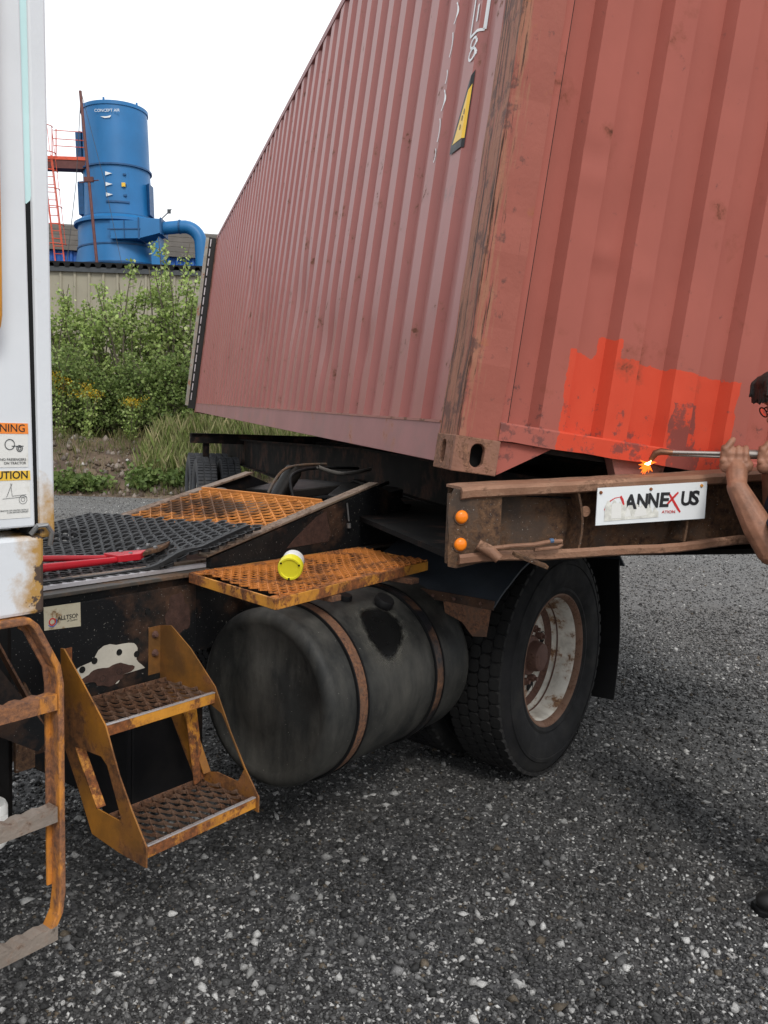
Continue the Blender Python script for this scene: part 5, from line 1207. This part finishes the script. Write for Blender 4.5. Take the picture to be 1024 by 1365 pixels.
b.flat([P_(smin+(smax-smin-.03)*i/n,tw_(smin+(smax-smin)*i/n,tmax-.02),mat_z(smin+(smax-smin)*i/n,tw_(smin+(smax-smin)*i/n,tmax-.02))-.005) for i in range(n+1)],.016,.016,(0,1,0)); b.build('mat_edge', M['mat'], MT)
# ------------------------------------------------------------------ bolt cutter on the mat
BC = empty('bolt_cutter', frame(TO,A,Yt,Vector((0,0,1))), 'red-handled bolt cutter lying on the black rubber mat behind the cab', 'bolt cutter')
zc_ = lambda s,t: mat_z(s,t)+.022
def hp(s,t): return P_(s,t,zc_(s,t))
b = MB(); b.tube([hp(-2.16,.03),hp(-1.90,.08),hp(-1.66,.135),hp(-1.60,.15)],[.012,.012,.010,.010],12); b.build('handle', M['red'], BC, smooth=True)
b = MB(); b.tube([hp(-2.21,.22),hp(-1.96,.235),hp(-1.66,.21),hp(-1.60,.20)],[.015,.015,.012,.011],12); b.build('handle', M['red'], BC, smooth=True)
zz = zc_(-1.58,.18)-.006; zj = lambda s: zz+.002+max(0,s+1.52)*.22
def slab(name, pts, th, m, lift=0):
    b = MB(); b.prism([P_(a_,t_,zj(a_)+lift) for a_,t_ in pts],(0,0,th)); return b.build(name, m, BC, bevel=.002)
slab('head', ((-1.63,.135),(-1.56,.145),(-1.51,.165),(-1.49,.20),(-1.54,.232),(-1.63,.225)), .024, M['red'], -.003)
slab('jaw', ((-1.54,.160),(-1.45,.145),(-1.40,.165),(-1.375,.190),(-1.42,.187),(-1.54,.188)), .014, M['greasy'], .004)
slab('jaw', ((-1.54,.192),(-1.42,.191),(-1.375,.194),(-1.40,.215),(-1.45,.232),(-1.54,.218)), .014, M['trailer'], .004)
for s,t_ in ((-1.57,.155),(-1.57,.212),(-1.50,.168),(-1.45,.160),(-1.46,.215)):
    b = MB(); b.lathe([(0,.010),(.007,.010),(.009,.006),(.009,0)],6,c=(s,-t_,zj(s)+.017),axis='z'); b.build('bolt', M['chrome'], BC)
# ------------------------------------------------------------------ yellow-lidded tub on the platform
c0 = TO+A*(-1.345)+Vector((A.y,-A.x,0))*.80+Vector((0,0,1.053))
axd = Vector((-.05,-.93,-.22)).normalized()           # lid looks towards the yard, a little down
xx_ = axd.cross(Vector((0,0,1))).normalized(); yy_ = xx_.cross(axd)
TB = empty('plastic_jar', frame(c0,xx_,yy_,axd), 'small white plastic jar with bright yellow lid lying on the orange platform grating', 'jar')
b = MB(); b.lathe([(0,-.055),(.034,-.055),(.038,-.048),(.039,.02),(.037,.024)],36,axis='z'); b.build('jar_body', M['bottle_white'], TB, smooth=True, auto=40)
b = MB(); b.lathe([(.037,.0),(.0425,.002),(.043,.03),(.040,.036),(.034,.036),(.032,.033),(.018,.032),(.0,.032)],40,axis='z'); b.build('lid', M['bottle_yellow'], TB, smooth=True, auto=30)
b = MB()
for k2 in range(3):
    a = k2*2.1+.6; b.box((.036*math.cos(a)-.003,.036*math.sin(a)-.003,.035),(.036*math.cos(a)+.003,.036*math.sin(a)+.003,.0375))
b.build('lid_notch', M['seal'], TB)

# ================================================================== WORKER AND TORCH
PS = empty('person', Matrix.Translation((1.43,2.75,0)), 'man in navy t-shirt and glasses leaning in from the right, holding a torch', 'person')
Wp = lambda p: Vector(p)-Vector((1.43,2.75,0))
def ball(mb, c, r, n=14, rot=None):
    c = Vector(c); rx, ry, rz = r if isinstance(r,(tuple,list)) else (r,r,r); vs = []; m = n//2
    for i in range(m+1):
        th = math.pi*i/m
        for j in range(n):
            p = Vector((rx*math.sin(th)*math.cos(math.tau*j/n), ry*math.sin(th)*math.sin(math.tau*j/n), rz*math.cos(th)))
            if rot: p = rot @ p
            vs.append(c+p)
    mb.add(vs,[(i*n+j,i*n+(j+1)%n,(i+1)*n+(j+1)%n,(i+1)*n+j) for i in range(m) for j in range(n)])
def limb(mb, pts, rs, n=12):
    pts = [Wp(p) for p in pts]
    for p, r in zip(pts, rs): ball(mb, p, r, n)
    mb.tube(pts, rs, n)
def rem(o, vox, sm=6):
    m_ = o.modifiers.new('remesh','REMESH'); m_.mode = 'VOXEL'; m_.voxel_size = vox; m_.use_smooth_shade = True
    s_ = o.modifiers.new('smooth','SMOOTH'); s_.iterations = sm; s_.factor = .5
hipc = (1.50,2.78,.93); chest = (1.42,2.80,1.32); neck = (1.36,2.80,1.47); head = (1.322,2.79,1.668)
Ls, Le, Lw = (1.38,2.62,1.425), (1.245,2.745,1.185), (1.143,2.80,1.385)
Rs, Re, Rw = (1.45,2.99,1.43), (1.40,3.04,1.20), (1.272,2.86,1.475)
b = MB()
limb(b,[hipc,(1.47,2.79,1.1),chest,(1.39,2.80,1.41)],[.135,.13,.15,.11])
limb(b,[(1.39,2.80,1.4),neck,(1.33,2.79,1.55)],[.08,.06,.058])
limb(b,[Ls,((Ls[0]+Le[0])/2,(Ls[1]+Le[1])/2,(Ls[2]+Le[2])/2),Le],[.06,.05,.042]); 
mid = [Le[i]*.62+Lw[i]*.38 for i in range(3)]; limb(b,[Le,mid,Lw],[.045,.048,.033])
limb(b,[Rs,Re],[.06,.042]); mid = [Re[i]*.65+Rw[i]*.35 for i in range(3)]; limb(b,[Re,mid,Rw],[.042,.042,.03])
limb(b,[Ls,(1.39,2.8,1.40),Rs],[.06,.1,.06])
for sgn, yy in ((-1,2.69),(1,2.90)):
    fx = 1.42 if sgn < 0 else 1.60
    limb(b,[(1.50,yy,.90),(1.44 if sgn<0 else 1.52,yy,.50),(fx+.05,yy,.10),(fx-.05,yy,.045)],[.095,.06,.036,.022])
# head pitched forward, facing -x
rotH = Matrix.Rotation(R(-28),3,'Y')
hl_ = lambda x,y,z: Wp(head)+rotH @ Vector((x,y,z))
def hb_(c, r): ball(b, hl_(*c), r, 18, rotH)
hb_((0,0,.03),(.098,.078,.098)); hb_((-.035,0,-.04),(.062,.058,.075)); hb_((-.062,0,-.085),(.032,.035,.028))
hb_((-.085,0,.055),(.02,.05,.03)); b.tube([hl_(-.088,0,.02),hl_(-.108,0,-.012),hl_(-.095,0,-.028)],[.010,.016,.012],10); hb_((-.106,0,-.018),(.016,.017,.014))
hb_((-.092,0,-.052),(.013,.025,.009)); hb_((-.09,0,-.066),(.013,.022,.009)); hb_((0,-.079,-.005),(.018,.01,.032)); hb_((0,.079,-.005),(.018,.01,.032))
hb_((-.083,-.03,.018),(.013,.014,.010)); hb_((-.083,.03,.018),(.013,.014,.010))
# hands closed round the torch tube; tube runs roughly along x
TA, TBp = Vector((1.46,2.76,1.497)), Vector((.945,2.955,1.487))      # torch axis
tdir = (TBp-TA).normalized()
def on_axis(x): 
    k_ = (x-TA.x)/(TBp.x-TA.x); return TA+(TBp-TA)*k_
sidev = tdir.cross(Vector((0,0,1))).normalized()      # across the tube
if sidev.y > 0: sidev = -sidev
def curl(center, a_list, rad, rr_f):
    """finger as a run of points round the tube: angles measured from -side (camera) through below to the back"""
    return [center+(sidev*math.cos(a)+Vector((0,0,1))*math.sin(a))*q for a, q in zip(a_list, rad)]
def hand(wrist, cx, up_thumb, seed):
    c = on_axis(cx); w_ = Vector(wrist)
    palm = c+sidev*.022+Vector((.012,0,-.034))
    pts = [w_, w_*.45+palm*.55, palm]; limb(b, pts, [.030,.034,.030], 12)
    limb(b,[palm+tdir*.03+Vector((0,0,-.004)),palm-tdir*.026+Vector((0,0,-.004))],[.026,.026],12); limb(b,[palm+tdir*.028+Vector((0,0,.02)),palm-tdir*.026+Vector((0,0,.02))],[.016,.015],10)
    for k2 in range(4):
        cc = on_axis(cx-.030+.021*k2); kn = cc+sidev*.031+Vector((0,0,-.022+.0*k2)); ball(b, Wp(kn), .0125)
        seq = [palm+tdir*(.030-.021*k2)*.8] + curl(cc,[-.5,.05,.75,1.75,2.7],[.030,.029,.027,.022,.021],0)
        ln = (.93,1,.97,.85)[k2]; seq = seq[:5 if ln < .9 else 6]
        limb(b, seq, [.0135,.0125,.0115,.0105,.0095,.0085][:len(seq)], 10)
    # thumb leaves the palm side, lies up and over the tube
    ta = palm+tdir*.022+Vector((0,0,.004)); limb(b,[ta, c+tdir*.028+sidev*.030+Vector((0,0,.016)), c+tdir*.012+sidev*.022+Vector((0,0,.038)), c+tdir*.006+sidev*.014+Vector((0,0,up_thumb))],[.016,.0135,.0115,.010],10)
hand(Lw, 1.155, .047, 1)
hand(Rw, 1.262, .036, 2)
body = b.build('body', M['skin'], PS); rem(body, .0032, 4)
# shirt
b = MB()
limb(b,[(1.505,2.78,.92),(1.475,2.79,1.1),chest,(1.395,2.80,1.40)],[.155,.15,.172,.125])
limb(b,[Ls,(1.395,2.80,1.40),Rs],[.078,.12,.078]); se = [Ls[i]*.22+Le[i]*.78 for i in range(3)]
limb(b,[Ls,[Ls[i]*.7+Le[i]*.3 for i in range(3)]],[.078,.070]); b.tube([Wp(Ls),Wp([Ls[i]*.7+Le[i]*.3 for i in range(3)]),Wp(se)],[.078,.076,.078],16)
se2 = [Rs[i]*.4+Re[i]*.6 for i in range(3)]; b.tube([Wp(Rs),Wp(se2)],[.075,.066],16)
sh_ = b.build('shirt', M['shirt'], PS); rem(sh_, .007, 3)
b = MB()
for yy, fx in ((2.69,1.42),(2.90,1.60)):
    limb(b,[(1.505,2.785,.95),(1.50,yy,.86),(1.44 if fx<1.5 else 1.52,yy,.50),(fx+.05,yy,.12)],[.15,.115,.082,.068])
tr_ = b.build('trousers', M['jeans'], PS); rem(tr_, .009, 3)
for yy, fx in ((2.69,1.42),(2.90,1.60)):
    b = MB(); ball(b, Wp((fx+.055,yy,.09)),(.052,.046,.07)); ball(b, Wp((fx-.045,yy,.045)),(.10,.045,.045)); ball(b, Wp((fx-.10,yy,.038)),(.06,.046,.038)); ball(b, Wp((fx+.06,yy,.04)),(.05,.042,.042))
    bo = b.build('boot', M['boot'], PS); rem(bo,.008,4)
    b = MB(); b.prism([Wp((fx-.16,yy-.03,0)),Wp((fx-.13,yy-.05,0)),Wp((fx+.08,yy-.045,0)),Wp((fx+.11,yy,0)),Wp((fx+.08,yy+.045,0)),Wp((fx-.13,yy+.05,0)),Wp((fx-.16,yy+.03,0))],(0,0,.022)); b.build('sole', M['seal'], bo, bevel=.004)
# hair
b = MB()
def hh_(c, r): ball(b, hl_(*c), r, 18, rotH)
hh_((.014,0,.052),(.102,.086,.09)); hh_((.05,0,.0),(.06,.082,.085)); hh_((-.055,-.01,.108),(.052,.06,.026)); hh_((.0,-.07,.045),(.04,.02,.045)); hh_((.0,.07,.045),(.04,.02,.045))
hh_((-.075,-.035,.085),(.028,.035,.03)); hh_((.03,-.074,.0),(.045,.02,.05))
for k2 in range(22):
    yy = -.065+.006*k2; a = hl_(-.06,yy,.115); c_ = hl_(-.112-.016*random.random(),yy+random.uniform(-.014,.014),.078-.035*random.random()); b.tube([a,(a+c_)/2+Vector((-.008,0,.012)),c_],[.012,.010,.003],6)
ha = b.build('hair', M['hair'], PS); rem(ha,.004,2)
# glasses
b = MB()
for sg_ in (-1,1):
    cc = [hl_(-.108+.006*math.cos(t_)*0-.0,sg_*.034+.024*math.cos(t_),.014+.017*math.sin(t_)) for t_ in np.linspace(0,math.tau,17)]; b.tube(cc,.0022,6,caps=False)
    b.tube([hl_(-.107,sg_*.058,.02),hl_(-.06,sg_*.076,.018),hl_(.0,sg_*.082,.012)],.0022,6)
b.tube([hl_(-.109,-.010,.018),hl_(-.112,0,.02),hl_(-.109,.010,.018)],.002,6)
gl = b.build('glasses', M['seal'], PS)
b = MB()
for sg_ in (-1,1): b.add([hl_(-.1085,sg_*.034,.014)]+[hl_(-.108,sg_*.034+.023*math.cos(t_),.014+.016*math.sin(t_)) for t_ in np.linspace(0,math.tau,16,endpoint=False)],[(0,i+1,(i+1)%16+1) for i in range(16)])
lm = bpy.data.materials.new('lens'); lm.use_nodes = True; pb = lm.node_tree.nodes['Principled BSDF']; pb.inputs['Transmission Weight'].default_value = .9; pb.inputs['Roughness'].default_value = .05
b.build('lens', lm, gl)
# torch
TC = empty('cutting_torch', Matrix.Translation(TBp), 'long metal gas torch with burning tip held in both hands of the man', 'torch')
Tl = lambda p: Vector(p)-TBp
b = MB(); b.tube([Tl(on_axis(1.20)),Tl(TBp)],.0075,14); b.tube([Tl(on_axis(1.20)+Vector((0,0,-.012))),Tl(TBp+Vector((.02,0,-.008)))],.005,10); b.build('torch_tube', M['brass'], TC, smooth=True)
b = MB(); b.tube([Tl(on_axis(1.19)),Tl(on_axis(1.155))],.012,8); b.build('torch_nut', M['chrome'], TC)
b = MB(); b.tube([Tl(on_axis(1.18)),Tl(on_axis(1.42))],.0155,16); b.build('torch_handle', M['brass'], TC, smooth=True)
tip = TBp+Vector((-.022,.01,.002)); tp2 = tip+Vector((-.012,.012,-.032))
b = MB(); b.tube([Tl(TBp+Vector((.03,-.01,0))),Tl(TBp+Vector((-.006,.002,.002))),Tl(tip+Vector((0,0,-.006))),Tl(tp2)],[.009,.012,.012,.008],12); b.build('torch_head', M['copper'], TC, smooth=True)
rf = random.Random(4)
b = MB()
for k2 in range(26):
    d = Vector((-.25+rf.uniform(-.6,.6),.1+rf.uniform(-.3,.3),-.6+rf.uniform(-.6,.8))).normalized()*rf.uniform(.012,.042); s0 = Tl(tp2)+Vector((-.008,.004,-.012)); b.tube([s0,s0+d*.55+Vector((rf.uniform(-.004,.004),0,rf.uniform(-.004,.004))),s0+d],[.0060,.0035,.0005],6)
b.build('flame', M['flame2'], TC, smooth=True)
b = MB()
for k2 in range(6):
    d = Vector((-.3+rf.uniform(-.7,.6),-.15,-.4+rf.uniform(-.5,.8))).normalized()*rf.uniform(.008,.018); s0 = Tl(tp2)+Vector((-.009,-.006,-.012)); b.tube([s0,s0+d],[.0055,.001],7)
b.build('flame_core', M['flame1'], TC, smooth=True)
hs = []
for dz, m_ in ((.008,'seal'),(-.008,'red')):
    P0 = on_axis(1.42)
    b = MB(); b.tube([Tl(P0+Vector((0,0,dz))),Tl((1.52,2.66,1.47+dz)),Tl((1.62,2.45,1.2)),Tl((1.68,2.35,.7)),Tl((1.75,2.3,.2)),Tl((1.85,2.35,.012)),Tl((2.4,2.6,.012)),Tl((3.2,3.4,.012))],.0065,8); b.build('gas_hose', M[m_], TC, smooth=True)
